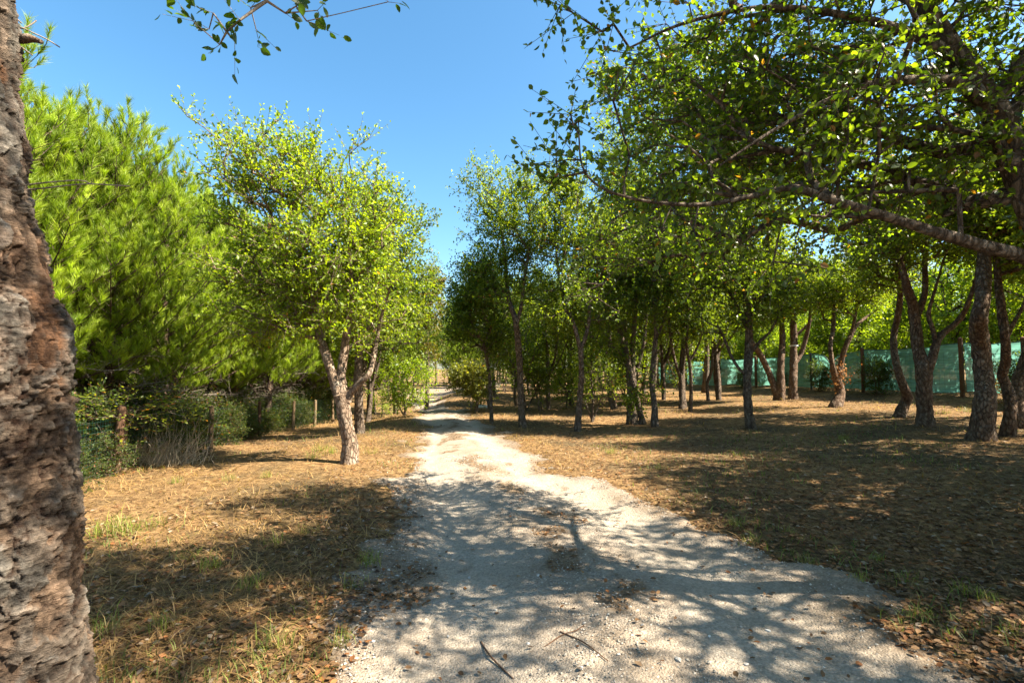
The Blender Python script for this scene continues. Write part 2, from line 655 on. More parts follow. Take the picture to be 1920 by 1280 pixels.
def track_mix(x, y):
    """how much wheel-rolled fine dust, how much brown debris"""
    l, r = track_edges(y)
    t = (x - (l + r) / 2) / ((r - l) / 2)
    w_ = t + 0.12 * np.sin(y * .7) + .16 * fbm(np.stack([x * 1.3, y * .6, x * 0 + 5], -1), 3)
    rut = sstep(.30, .12, np.abs(np.abs(w_) - .52))
    n_ = fbm(np.stack([x * 2.6, y * 1.7, x * 0 + 12], -1), 4)
    soil = sstep(.05, .30, n_ - .9 * np.abs(w_) + .08) * .85
    k = track_in(x, y)
    soil = np.maximum(soil, sstep(.42, -.05, k + .22 * n_) * .85)
    return rut, soil


def build_track():
    ys = graded(1.0, 13, 0.05, -7.5, 36, 1.05)
    ts = np.linspace(-1.25, 1.25, 101)
    l, r = track_edges(ys)
    c, hw = (l + r) / 2, (r - l) / 2
    X = c[:, None] + ts[None] * (hw[:, None] + 0.25)
    Y = np.repeat(ys[:, None], len(ts), 1)
    k = track_in(X, Y)
    Z = H(X, Y) + 0.018 * np.tanh(k / 0.12) + 0.006 * sstep(0, .2, k)
    fine = fbm(np.stack([X * 6, Y * 6, X * 0], -1), 3)
    Z = Z + 0.014 * fine * sstep(0, .3, k)
    Z = np.where(k < -0.12, Z - 0.03, Z)
    ny, nx = X.shape
    i = np.arange(ny - 1)[:, None] * nx + np.arange(nx - 1)[None]
    F = np.stack([i, i + 1, i + nx + 1, i + nx], -1).reshape(-1, 4)
    g = Geo()
    rut, soil = track_mix(X, Y)
    g.add(np.stack([X, Y, Z], -1), F, 0, np.stack([rut, soil, rut * 0], -1).reshape(-1, 3))
    return g.obj('gravel_track', M_TRACK)


tag(build_track(), 'pale rutted gravel track running between the trees', None, None, 'structure')


def HT(x, y):
    k = track_in(x, y)
    return H(x, y) + np.maximum(0, 0.018 * np.tanh(k / 0.12) + 0.006 * sstep(0, .2, k))


def build_clearing():
    n = 48
    xs, ys = np.linspace(-9.5, -0.5, n), np.linspace(33.0, 52, n)
    o = sheet('gravel_clearing', xs, ys, lambda X, Y: H(X, Y) + 0.12 * sstep(33.5, 42, Y) + 0.05 - 0.6 * sstep(.8, 1.0, np.maximum(np.abs((X + 5) / 4.5), np.abs((Y - 42.5) / 9.5))), M_TRACK)
    return tag(o, 'sunlit pale gravel clearing where the track ends', None, None, 'structure')


build_clearing()

# ------------------------------------------------------------------ tree builder
def grow(rng, stems, pts, zmin, bf=0.3, seg=0.36):
    pos, par, plen, rad = [], [], [], []
    for si, S in enumerate(stems):
        prev = -1
        if si > 0:
            d = np.linalg.norm(np.array(pos) - S[0, :3], axis=1)
            prev = int(d.argmin())
        for row in S:
            pos.append(row[:3])
            rad.append(row[3])
            par.append(prev)
            plen.append(0 if prev < 0 else plen[prev] + np.linalg.norm(row[:3] - pos[prev]))
            prev = len(pos) - 1
    ns = len(pos)
    A = np.zeros((ns + len(pts) * 24, 3))
    A[:ns] = pos
    L = np.zeros(len(A))
    L[:ns] = plen
    n = ns
    sp = np.array(pos)
    order = np.argsort([np.linalg.norm(sp - p, axis=1).min() for p in pts])
    ends = []
    for k in order:
        p = pts[k]
        D = p - A[:n]
        d = np.linalg.norm(D, axis=1)
        cost = d + bf * L[:n] + 0.7 * np.maximum(0, -D[:, 2]) + 50 * (A[:n, 2] < zmin)
        j = int(cost.argmin())
        m = min(22, max(1, int(math.ceil(d[j] / seg))))
        p0 = A[j].copy()
        ctrl = (p0 + p) / 2 + rng.normal(0, 0.10 * d[j], 3) + np.array([0, 0, 0.10 * d[j]])
        prev = j
        for q in range(1, m + 1):
            t = q / m
            A[n] = (1 - t) ** 2 * p0 + 2 * t * (1 - t) * ctrl + t * t * p
            L[n] = L[prev] + np.linalg.norm(A[n] - A[prev])
            par.append(prev)
            prev = n
            n += 1
        ends.append(n - 1)
    cnt = np.zeros(n)
    for e in ends:
        cnt[e] += 1
    for i in range(n - 1, ns - 1, -1):
        cnt[par[i]] += cnt[i]
    return A[:n], np.array(par), cnt, ns, np.array(rad), ends, pts[order]


def blob_points(rng, blobs, n, clump=0.17):
    vol = np.array([b[3] * b[4] * b[5] * (b[6] if len(b) > 6 else 1) for b in blobs])
    ch = rng.choice(len(blobs), n, p=vol / vol.sum())
    B = np.array([b[:6] for b in blobs])[ch]
    u = norm(rng.standard_normal((n, 3)))
    r = rng.random(n) ** 0.42
    P = B[:, :3] + u * r[:, None] * B[:, 3:6]
    if clump and n > 20:      # leaf masses gather in clumps with gaps between them
        nc = max(8, n // 4)
        idx = rng.integers(0, nc, n)
        sel = rng.random(n) < .72
        P = np.where(sel[:, None], P[idx] + rng.normal(0, clump, (n, 3)), P)
    return P, u


def crown(rng, stems, blobs, npts, m, q, leaf, palette, zmin, twig=0.36, tpl=LEAF4, rtip=0.006, mats=None, droop=0.0, odd=0.0, wsides=4, extra=None, keep=None, width=1.0, twigs=True, near=None):
    pts, out = blob_points(rng, blobs, npts)
    if extra is not None and len(extra):
        pts = np.concatenate([pts, extra])
        out = np.concatenate([out, norm(rng.standard_normal((len(extra), 3)))])
    cen = pts.mean(0)
    A, par, cnt, ns, rad, ends, pts = grow(rng, stems, pts, zmin)
    g = Geo()
    idx = np.arange(ns, len(A))
    r1 = rtip * np.maximum(cnt[idx], 1) ** 0.46
    pp = par[idx]
    r0 = np.where(pp >= ns, rtip * np.maximum(cnt[pp], 1) ** 0.46, r1 * 1.15)
    frusta(g, A[pp], A[idx], r0, r1, wsides, 0)
    n = len(pts)
    o_ = norm(pts - cen)
    E = np.repeat(pts, m, 0)
    O = np.repeat(o_, m, 0)
    D = norm(0.75 * O + rng.standard_normal((n * m, 3)) * 0.75 + np.array([0, 0, 0.35 - droop]))
    Ln = twig * (0.5 + rng.random(n * m))
    if twigs:
        frusta(g, E, E + D * Ln[:, None], rtip * 0.7, rtip * 0.35, 3, 0)
    t = np.tile(np.linspace(0.18, 1.0, q), n * m) + rng.normal(0, 0.05, n * m * q)
    P = np.repeat(E, q, 0) + np.repeat(D * Ln[:, None], q, 0) * t[:, None]
    Dl = np.repeat(D, q, 0)
    P = P + rng.normal(0, 0.005, P.shape)
    LA = norm(Dl * 0.55 + rng.standard_normal(P.shape) * 0.75 + np.array([0, 0, -0.1 - droop]))
    LN = norm(rng.standard_normal(P.shape) * 0.75 + np.array([0.25, -0.1, 0.85]))
    sz = leaf * (0.6 + 0.7 * rng.random(len(P)))
    ct = pal(rng, len(P), palette, odd)
    clump = np.repeat(1 + 0.14 * rng.standard_normal(n), m * q)[:, None]
    ct = np.clip(ct * clump, 0.004, 0.9)
    sel = np.ones(len(P), bool)
    chosen = None
    if keep is not None:
        ch = keep(P, sz)
        sel[ch] = False
        chosen = (P[ch], LA[ch], LN[ch], sz[ch], ct[ch])
    if near is not None:
        fr = sel & ~near(P)
        leaves(g, P[fr], LA[fr], LN[fr], sz[fr], ct[fr], LEAF4, 1, width * 1.15)
        sel = sel & ~fr
    leaves(g, P[sel], LA[sel], LN[sel], sz[sel], ct[sel], tpl, 1, width)
    me = g.mesh('crown', mats or [M_BARK, M_LEAF])
    return me, chosen


def stem_world(px, Y, rng, wob=0.05, phase=0.0):
    out = []
    for k, (x, y, wd) in enumerate(px):
        dy = wob * math.sin(phase + k * 1.1) * min(k, 4) * (Y / 10)
        p = at(x, y, Y + dy)
        out.append([p[0], p[1], p[2], .92 * wd / 2 / FPX * Y])
    return np.array(out)


def blobs_world(bl, Y):
    out = []
    for b in bl:
        p = at(b[0], b[1], Y)
        s = Y / FPX
        dy = b[4] if len(b) > 4 else 0
        out.append([p[0], p[1] + dy, p[2], b[2] * s, max(b[2], b[3]) * 0.85 * s, b[3] * s] + ([b[5]] if len(b) > 5 else []))
    return out


DENS = 1.1


def oak(name, label, stems, blobs, npts, m=4, q=8, leaf=0.055, palette=None, seed=1, group=None, cat='tree', bark=None, Y=None, rough=0.15, twig=0.36, extra=None, zfrac=0.28, leafmat_=None, droop=0.0, tpl=LEAF4, rtip=0.006, odd=0.01, sides=18):
    rng = np.random.default_rng(seed)
    bx, by, _ = stems[0][0]
    base = G(bx, by)
    Y = base[1] if Y is None else Y
    bark = bark or M_BARK
    root = empty(name, base, label, cat, group)
    S = []
    for k, st in enumerate(stems):
        a = stem_world(st, Y, rng, 0.05, seed + k * 2.1)
        if k == 0:
            a[0, 2] = base[2]
            a = np.concatenate([[[a[0, 0], a[0, 1], base[2] - 0.18, a[0, 3] * 1.35]], a])
            a[1, 3] *= 1.12
        else:
            prev = np.concatenate(S)
            wb = a[:, :3] - base
            j = np.linalg.norm((prev[:, [0, 2]] - wb[0, [0, 2]]), axis=1).argmin()
            sc_ = (prev[j, 1] + base[1]) / a[0, 1]
            a[:, 0] *= sc_
            a[:, 1] *= sc_
            a[:, 2] = CAMZ + (a[:, 2] - CAMZ) * sc_
        a[:, :3] -= base
        S.append(resample(a, 0.055))
    for k, s in enumerate(S):
        g = Geo()
        tube(g, s, sides if k == 0 else max(8, sides - 4), 0, rough, seed + k)
        g.obj('trunk' if k == 0 else 'limb', [bark], root)
    B = blobs_world(blobs, Y)
    for b in B:
        b[0] -= base[0]; b[1] -= base[1]; b[2] -= base[2]
    top = max(s[:, 2].max() for s in S)
    ex = None
    if extra is not None:
        ex = np.array([at(x, y, Y + dy) - base for x, y, dy in extra])
    me, _ = crown(rng, S, B, int(npts * DENS), m + 1, q + 1, leaf * 1.22, palette, top * zfrac, twig, tpl, rtip, [bark, leafmat_ or M_LEAF], droop, odd, extra=ex, twigs=(seed == 21))
    link('crown', me, root)
    return root


P_L1 = ((.095, .165, .010), (.255, .325, .024))
P_R = ((.042, .085, .012), (.16, .205, .024))
P_RL = ((.055, .105, .014), (.19, .235, .030))
P_F = ((.034, .066, .012), (.14, .19, .022))
P_PINE = ((.125, .19, .013), (.34, .41, .034))
P_BUSH = ((.08, .14, .018), (.24, .32, .035))
P_EUC = ((.055, .075, .045), (.15, .17, .11))

# ------------------------------------------------------------------ generic trees used for the woods further away
def generic_oak(name, seed, h, spread, npts, m, q, leaf, palette, bark=None, lm=None, zlow=0.35, r=0.11, nst=1, sides=10, rtip=0.008, twig=0.42):
    rng = np.random.default_rng(seed)
    root = empty(name, (0, 0, 0))
    S = []
    for s in range(nst):
        lean = rng.normal(0, 0.06, 2) + (0 if nst == 1 else 1) * rng.normal(0, 0.15, 2)
        zs = np.linspace(-0.2, h * 0.62, 6)
        wob = np.cumsum(rng.normal(0, 0.06, (6, 2)), 0)
        P = np.stack([lean[0] * zs + wob[:, 0], lean[1] * zs + wob[:, 1], zs, r * np.linspace(1.2, 0.4, 6)], 1)
        P[0, :2] = P[1, :2] * 0 + rng.normal(0, 0.05, 2)
        S.append(resample(P, 0.16))
    for k in range(3):
        src = S[0]
        j = int(len(src) * (0.45 + 0.15 * k))
        a = rng.random() * 6.28
        L = h * 0.35
        d = np.array([math.cos(a) * 0.6, math.sin(a) * 0.6, 0.75])
        p0 = src[j, :3]
        rows = [[*p0, src[j, 3] * 0.6], [*(p0 + d * L * 0.5 + rng.normal(0, .05, 3)), src[j, 3] * 0.42], [*(p0 + d * L + np.array([0, 0, .2])), src[j, 3] * 0.2]]
        S.append(resample(np.array(rows), 0.16))
    for k, s in enumerate(S):
        g = Geo()
        tube(g, s, sides if k < nst else 7, 0, 0.1, seed + k)
        g.obj('trunk' if k < nst else 'limb', [bark or M_BARK], root)
    zc = h * (zlow + 1) / 2
    hz = h * (1 - zlow) / 2
    bl = [[0, 0, zc, spread, spread, hz]]
    for k in range(5):
        a = rng.random() * 6.28
        bl.append([math.cos(a) * spread * .6, math.sin(a) * spread * .6, zc + rng.uniform(-.5, .6) * hz, spread * .55, spread * .55, hz * .45, 1.3])
    me, _ = crown(rng, S, bl, int(npts * 1.5), m, q, leaf * 1.25, palette, h * zlow * 0.75, twig, LEAF4, rtip, [bark or M_BARK, lm or M_LEAF], wsides=4, twigs=False)
    link('crown', me, root)
    return root


def bush(name, seed, rx, ry, h, npts, m, q, leaf, palette, odd=0.0, droop=0.0, bark=None):
    rng = np.random.default_rng(seed)
    root = empty(name, (0, 0, 0))
    S = []
    for k in range(4):
        a = rng.random() * 6.28
        e = np.array([math.cos(a) * rx * .5, math.sin(a) * ry * .5, h * .6])
        S.append(resample(np.array([[e[0] * .15, e[1] * .15, -0.1, .014], [e[0] * .5, e[1] * .5, h * .35, .011], [*e, .007]]), 0.12))
    g = Geo()
    for s in S:
        tube(g, s, 5, 0)
    g.obj('stem', [bark or M_BARK], root)
    bl = [[0, 0, h * .45, rx, ry, h * .5]]
    for k in range(4):
        bl.append([rng.uniform(-.7, .7) * rx, rng.uniform(-.6, .6) * ry, h * rng.uniform(.4, .85), rx * .4, ry * .5, h * .28, 1.4])
    me, _ = crown(rng, S, bl, npts, m, q, leaf, palette, 0.02, 0.22, LEAF4, 0.003, [bark or M_BARK, M_LEAF], droop, odd, wsides=3, twigs=True)
    link('foliage', me, root)
    return root


DEADM = []
for k in range(4):
    rng = np.random.default_rng(900 + k)
    g = Geo()
    L = 1.5
    pts = np.array([[0, 0, 0, .013], [L * .35, rng.normal(0, .05), .12, .010], [L * .7, rng.normal(0, .1), .10, .007], [L, rng.normal(0, .12), .02, .003]])
    s = resample(pts, .08)
    tube(g, s, 5)
    for j in range(4, len(s), 1):
        d = np.array([.6, rng.choice([-1, 1]) * rng.uniform(.4, .9), rng.normal(0, .3)])
        d = d / np.linalg.norm(d) * rng.uniform(.15, .5)
        e = s[j, :3] + d
        frusta(g, [s[j, :3]], [e], .004, .002, 3)
        for _ in range(2):
            frusta(g, [s[j, :3] + d * .6], [s[j, :3] + d * .6 + rng.normal(0, .09, 3)], .0025, .0015, 3)
    DEADM.append(g.mesh('dead_branch', [M_DEAD]))


def pine(name, seed, h, spread, z0=1.25, needles=66):
    rng = np.random.default_rng(seed)
    root = empty(name, (0, 0, 0))
    zs = np.linspace(-0.25, h - 0.25, 8)
    wob = np.cumsum(rng.normal(0, 0.035, (8, 2)), 0)
    T = resample(np.stack([wob[:, 0], wob[:, 1], zs, np.linspace(.115, .02, 8)], 1), 0.12)
    g = Geo()
    tube(g, T, 11, 0, 0.14, seed)
    g.obj('trunk', [M_PBARK], root)
    g = Geo()
    TP, TD = [], []
    z = z0
    while z < h - 0.3:
        f = (z - z0) / (h - z0)
        Lmax = spread * (1 - f) ** 0.48 * (0.75 + 0.25 * min(1, f * 6)) + 0.25
        nb = rng.integers(6, 9)
        a0 = rng.random() * 6.28
        for b in range(nb):
            a = a0 + b * 2 * math.pi / nb + rng.normal(0, .2)
            L = Lmax * rng.uniform(.75, 1.12)
            el = rng.uniform(.15, .4) + 0.55 * f
            p0 = np.array([np.interp(z, T[:, 2], T[:, 0]), np.interp(z, T[:, 2], T[:, 1]), z + rng.normal(0, .06)])
            dirh = np.array([math.cos(a), math.sin(a), 0])
            p1 = p0 + dirh * L * .5 * math.cos(el) + np.array([0, 0, L * .5 * math.sin(el)])
            p2 = p0 + dirh * L * .95 * math.cos(el) + np.array([0, 0, L * (math.sin(el) + .22)])
            n = max(4, int(L / .16))
            t = np.linspace(0, 1, n)[:, None]
            Q = (1 - t) ** 2 * p0 + 2 * t * (1 - t) * p1 + t * t * p2
            rr = np.linspace(.022, .006, n) * (0.4 + L / spread * .6)
            frusta(g, Q[:-1], Q[1:], rr[:-1], rr[1:], 4, 0)
            start = int(n * (0.28 if f < .5 else .12))
            for i in range(start, n):
                fwd = norm(Q[min(i + 1, n - 1)] - Q[max(i - 1, 0)])
                side = np.cross(fwd, [0, 0, 1.0])
                for sgn in (-1, 1):
                    if rng.random() < .88:
                        l2 = rng.uniform(.14, .42) * (1.15 - .5 * i / n)
                        d = norm(fwd * .65 + sgn * side * .8 + np.array([0, 0, .28]) + rng.normal(0, .15, 3))
                        e = Q[i] + d * l2
                        frusta(g, [Q[i]], [e], .006, .004, 3, 0)
                        TP.append(e); TD.append(norm(d * .6 + np.array([0, 0, .75]) + rng.normal(0, .15, 3)))
                        if l2 > .26:
                            TP.append(Q[i] + d * l2 * .55 + rng.normal(0, .03, 3)); TD.append(norm(d * .6 + np.array([0, 0, .6]) + rng.normal(0, .3, 3)))
            TP.append(Q[-1]); TD.append(norm(np.array([0, 0, 1.0]) + dirh * .35 + rng.normal(0, .12, 3)))
        z += rng.uniform(.27, .40)
    for k in range(7):
        a = rng.random() * 6.28
        TP.append(T[-1, :3] + np.array([math.cos(a) * .14, math.sin(a) * .14, rng.uniform(-.2, .12)])); TD.append(norm(np.array([math.cos(a) * .22, math.sin(a) * .22, 1.0])))
    TP, TD = np.array(TP), norm(np.array(TD))
    n = len(TP)
    sh = rng.uniform(.12, .24, n)
    frusta(g, TP, TP + TD * sh[:, None], .006, .004, 3, 0)
    A, B = frames(TD)
    k = needles
    t = rng.random((n, k)) ** .8
    th = rng.random((n, k)) * 6.283
    open_ = rng.uniform(.35, .75, (n, k))
    rd = np.cos(th)[..., None] * A[:, None] + np.sin(th)[..., None] * B[:, None]
    nd = norm(TD[:, None] * np.cos(open_)[..., None] + rd * np.sin(open_)[..., None])
    P = TP[:, None] + TD[:, None] * (t * sh[:, None])[..., None]
    ln = rng.uniform(.11, .19, (n, k))[..., None]
    wv = norm(np.cross(nd, rng.standard_normal(nd.shape))) * 0.0046
    tip = P + nd * ln
    V = np.stack([P - wv, P + wv, tip], 2).reshape(-1, 3)
    F = np.arange(n * k * 3).reshape(-1, 3)
    ct = pal(rng, n, P_PINE)
    ct = np.repeat(ct, k * 3, 0)
    g.add(V, F, 1, ct)
    me = g.mesh('crown', [M_PBARK, M_PINE])
    link('crown', me, root)
    for j in range(9):
        o = link('dead_branch', DEADM[j % 4], root)
        o.location = (0, 0, rng.uniform(.9, z0 + .7))
        o.rotation_euler = (rng.normal(0, .2), rng.uniform(-.35, .1), rng.random() * 6.28)
        s = rng.uniform(.7, 1.15)
        o.scale = (s, s, s)
    return root


def put(proto, x, y, rz=0, s=1.0, label=None, group=None, first=False, dz=0.0):
    loc = (x, y, float(H(x, y)) + dz)
    if first:
        proto.location = loc
        proto.rotation_euler = (0, 0, rz)
        proto.scale = (s, s, s)
        tag(proto, label, proto.get('category'), group)
        return proto
    return copy_tree(proto, loc, rz, s, None, label, group)


# ------------------------------------------------------------------ pines along the left fence
PL = ('tall bright green pine in the row behind the post and wire fence', 'pines rising behind the wire fence')
protos = [pine('pine_tree', 11, 6.3, 1.75), pine('pine_tree', 12, 6.6, 1.9), pine('pine_tree', 13, 6.0, 1.7)]
for p in protos:
    p['category'] = 'pine'
rows = [(-8.3, 7.0, 0, .3, 1.0), (-7.8, 9.3, 1, 1.3, .93), (-7.9, 11.2, 2, 2.2, .96), (-7.7, 13.2, 0, 4.1, .9), (-8.2, 15.4, 1, 5.0, .9), (-8.0, 17.8, 2, .9, 1.0), (-8.3, 20.5, 0, 2.5, 1.0), (-8.4, 24.0, 1, 3.5, 1.0),
        (-7.9, 8.2, 2, 3.7, .97), (-7.4, 10.3, 0, 5.6, .88), (-7.5, 12.3, 1, 2.4, .84), (-7.3, 14.4, 2, .2, .95), (-10.6, 6.6, 2, 2.0, 1.06), (-10.2, 9.6, 0, 2.9, 1.08), (-10.4, 12.6, 1, 4.4, 1.0), (-10.3, 15.6, 2, 1.9, 1.08), (-10.8, 19.0, 0, .4, 1.05), (-12.4, 10.6, 1, 1.0, 1.1), (-12.8, 14.6, 2, 2.0, 1.1), (-13.0, 18.0, 0, 3.3, 1.1)]
seen = set()
for x, y, v, rz, s in rows:
    if x < -10:
        PL = ('pine in the second row, mostly hidden behind the front pines along the fence', 'pines hidden behind the front row')
    put(protos[v], x, y, rz, s, PL[0], PL[1], v not in seen)
    seen.add(v)
# taller pines further along the track
for k, (x, y, v, s) in enumerate([(-6.2, 21.0, 1, 1.12), (-9.0, 30.0, 2, 1.25), (-4.5, 47.0, 0, 1.25), (-7.0, 58.0, 1, 1.4), (-1.0, 56.0, 2, 1.35), (2.5, 50.0, 0, 1.3), (-11.5, 40.0, 1, 1.35), (-14.0, 34.0, 0, 1.3), (-16, 48, 2, 1.5), (-12, 55, 1, 1.5), (6, 60, 1, 1.5)]):
    put(protos[v], x, y, k * 1.3, s, 'dark pine standing far off around the end of the track', 'far pines around the end of the track')

# ------------------------------------------------------------------ oak beside the track (left)
oak('cork_oak_tree', 'sunlit yellow-green cork oak with forked pale trunk leaning left beside the track',
    [[(655, 868, 34), (656, 835, 31), (647, 785, 28), (640, 740, 29)],
     [(636, 745, 21), (622, 700, 19), (608, 655, 18), (598, 622, 16), (588, 580, 15), (597, 535, 13), (575, 478, 10), (556, 430, 7), (540, 370, 4)],
     [(644, 742, 19), (640, 705, 18), (645, 660, 17), (652, 610, 13), (660, 540, 11), (655, 470, 8), (640, 380, 5)],
     [(650, 752, 20), (657, 738, 14), (675, 718, 12), (692, 700, 11), (701, 672, 10), (706, 640, 8), (716, 590, 6), (735, 530, 4)],
     [(592, 590, 10), (560, 560, 8), (510, 530, 6), (470, 500, 4)]],
    [(570, 430, 130, 130), (530, 330, 95, 70), (640, 500, 130, 100), (490, 500, 95, 90), (690, 420, 80, 80), (520, 590, 90, 50), (640, 590, 120, 50), (610, 340, 75, 50), (450, 360, 50, 70)],
    800, 4, 9, 0.052, P_L1, 21, None, 'tree', M_CORKL, extra=[(350, 218, 0), (372, 232, .1), (395, 250, 0), (430, 270, 0), (410, 275, .2), (372, 300, .1), (395, 320, 0), (690, 262, 0), (670, 275, 0), (655, 290, .1), (480, 245, 0), (500, 255, .2), (400, 395, 0), (395, 350, 0), (705, 320, 0), (590, 265, 0), (545, 262, .2)], rough=0.16, zfrac=0.35, sides=18)

# second line of trees on the left
oak('oak_tree', 'oak with straight dark trunk right behind the forked cork oak',
    [[(674, 812, 19), (673, 760, 18), (672, 700, 17), (676, 620, 14), (690, 520, 11), (700, 440, 7)], [(675, 640, 9), (720, 570, 8), (750, 500, 5)]],
    [(730, 450, 75, 90), (770, 560, 55, 70), (700, 560, 80, 60), (700, 400, 50, 60), (740, 640, 60, 40)], 380, 5, 8, 0.06, P_R, 22, zfrac=.4, extra=[(775, 430, 0), (790, 460, 0), (700, 345, 0), (780, 500, 0)])
oak('oak_tree', 'slim dark oak with overhanging crown behind the straight dark trunk',
    [[(742, 776, 10), (740, 720, 9), (745, 660, 8), (760, 600, 6), (775, 540, 4)], [(742, 700, 6), (730, 650, 5), (720, 600, 3)]],
    [(775, 560, 50, 80), (740, 610, 60, 50), (800, 520, 28, 50), (790, 620, 35, 50)], 330, 5, 8, 0.065, P_R, 23, zfrac=.4)
oak('oak_tree', 'thin pole-like tree with drooping yellowish tips at the bend of the track',
    [[(800, 768, 8), (801, 720, 7), (803, 660, 6), (800, 600, 5), (805, 540, 3)]],
    [(805, 640, 22, 40), (800, 570, 35, 60), (815, 530, 20, 40)], 240, 5, 8, 0.07, ((.06, .07, .012), (.22, .19, .03)), 24, droop=.35, zfrac=.45)
oak('young_oak', 'small light green sapling with several thin stems on the left verge',
    [[(760, 782, 4), (758, 750, 3), (755, 715, 3), (752, 690, 2)], [(758, 775, 3), (772, 740, 3), (778, 700, 2)], [(757, 778, 3), (742, 750, 2), (735, 728, 2)]],
    [(765, 720, 35, 35), (745, 745, 25, 25), (775, 690, 25, 25)], 150, 4, 7, 0.055, P_L1, 25, cat='sapling', zfrac=.2, rough=0.05)
oak('young_oak', 'tiny bright sapling beside the dark trunk behind the cork oak',
    [[(716, 780, 3), (717, 765, 2.5), (716, 745, 2)]], [(714, 750, 18, 14), (722, 760, 14, 8)], 60, 4, 6, 0.045, P_L1, 26, cat='sapling', zfrac=.2, rough=0.05)

# ------------------------------------------------------------------ oaks on the right of the track
oak('young_oak', 'small leaning oak with pale rounded crown at the right edge of the track',
    [[(892, 773, 7), (896, 745, 6), (898, 720, 5), (890, 700, 3)]], [(880, 708, 30, 22), (868, 720, 22, 15), (893, 725, 15, 15)], 170, 4, 8, 0.07, ((.09, .11, .03), (.22, .23, .07)), 30, zfrac=.5)
oak('oak_tree', 'slim dark oak with crooked fork nearest the small leaning oak',
    [[(922, 794, 8), (920, 750, 7.5), (918, 710, 7), (914, 680, 6), (908, 650, 5)], [(916, 700, 4), (912, 665, 4), (925, 630, 3)]],
    [(905, 600, 50, 60), (890, 560, 40, 60), (930, 640, 40, 40), (870, 620, 25, 40)], 330, 5, 8, 0.06, P_R, 31, zfrac=.45)
oak('oak_tree', 'tall straight oak with sparse feathery crown top beside the track',
    [[(980, 801, 16), (977, 760, 14), (975, 700, 13), (971, 640, 13), (966, 600, 11), (954, 560, 9), (948, 500, 8), (940, 430, 6), (935, 370, 3)],
     [(968, 610, 8), (978, 570, 7), (985, 510, 6), (1000, 430, 4)], [(955, 560, 6), (925, 520, 5), (900, 460, 3)]],
    [(935, 430, 60, 80), (910, 520, 48, 75), (985, 370, 55, 50), (935, 345, 40, 35), (990, 470, 60, 80), (905, 370, 30, 40)], 480, 5, 8, 0.058, P_RL, 32, zfrac=.42, extra=[(880, 330, 0), (895, 315, 0), (862, 360, 0), (870, 440, 0), (862, 500, 0), (980, 308, 0), (1000, 318, 0), (930, 305, .2), (850, 500, 0)])
oak('oak_tree', 'dark oak forking into a wide V at head height right of the track',
    [[(1083, 808, 14), (1086, 760, 12), (1090, 710, 11), (1089, 650, 11)],
     [(1089, 660, 9), (1078, 615, 8), (1062, 575, 7), (1050, 530, 6), (1043, 470, 5), (1040, 400, 3)], [(1089, 655, 9), (1102, 615, 8), (1106, 560, 7), (1100, 500, 5), (1110, 430, 3)]],
    [(1050, 420, 60, 80), (1110, 460, 75, 80), (1080, 570, 80, 50), (1060, 350, 50, 45), (1030, 540, 40, 60)], 480, 5, 8, 0.058, P_RL, 33, zfrac=.5)
oak('young_oak', 'spindly three stemmed sapling between the V-forked oak and the ivy clad clump',
    [[(1110, 791, 5), (1112, 745, 4), (1108, 700, 3), (1110, 650, 2)], [(1110, 788, 4), (1098, 755, 3), (1090, 730, 2)], [(1112, 788, 4), (1124, 755, 3), (1132, 725, 2)]],
    [(1105, 690, 30, 40), (1130, 710, 25, 25), (1095, 720, 18, 25)], 110, 4, 6, 0.05, P_R, 34, cat='sapling', zfrac=.3, rough=.05)
oak('young_oak', 'thin leaning sapling between the tall straight oak and the V-forked oak',
    [[(1012, 770, 4), (1005, 735, 3.5), (998, 700, 3), (1000, 660, 2)], [(1018, 778, 3), (1014, 755, 2.5), (1012, 735, 2)]], [(1000, 690, 25, 30), (1012, 730, 15, 15)], 80, 4, 6, 0.055, P_R, 35, cat='sapling', zfrac=.35, rough=.05)
oak('oak_tree', 'leafy multi-stemmed oak clump clad in ivy leaves down to the ground',
    [[(1186, 796, 24), (1183, 750, 16), (1180, 700, 14), (1170, 650, 11), (1155, 600, 9), (1135, 550, 6)],
     [(1190, 790, 14), (1188, 720, 12), (1186, 660, 11), (1190, 600, 9), (1192, 520, 6)], [(1208, 803, 15), (1198, 765, 12), (1186, 715, 10), (1176, 660, 8), (1172, 600, 6)],
     [(1195, 690, 8), (1208, 640, 7), (1212, 590, 5)]],
    [(1170, 520, 85, 90), (1185, 420, 85, 90), (1150, 620, 60, 50), (1190, 700, 32, 75), (1160, 350, 60, 60), (1200, 290, 60, 60), (1150, 260, 35, 35)], 680, 5, 8, 0.06, P_R, 36, zfrac=.08)
oak('oak_tree', 'slender slightly curved dark oak right beside the ivy clad clump',
    [[(1228, 800, 15), (1227, 760, 12), (1222, 710, 10), (1228, 650, 10), (1230, 600, 8), (1222, 540, 6)], [(1227, 640, 6), (1245, 600, 5), (1255, 550, 4)]],
    [(1240, 480, 70, 80), (1225, 570, 50, 45), (1260, 400, 70, 70)], 400, 5, 8, 0.06, P_R, 37, zfrac=.5)
oak('oak_tree', 'tuning-fork shaped oak in front of the left end of the green netting',
    [[(1278, 766, 10), (1278, 730, 9), (1276, 700, 9)], [(1275, 706, 7), (1264, 670, 6), (1257, 630, 5), (1254, 590, 4), (1258, 540, 3)], [(1278, 704, 7), (1284, 660, 6), (1283, 610, 5), (1286, 560, 4)]],
    [(1275, 540, 55, 50), (1260, 480, 50, 50)], 250, 5, 8, 0.065, P_R, 38, zfrac=.55)
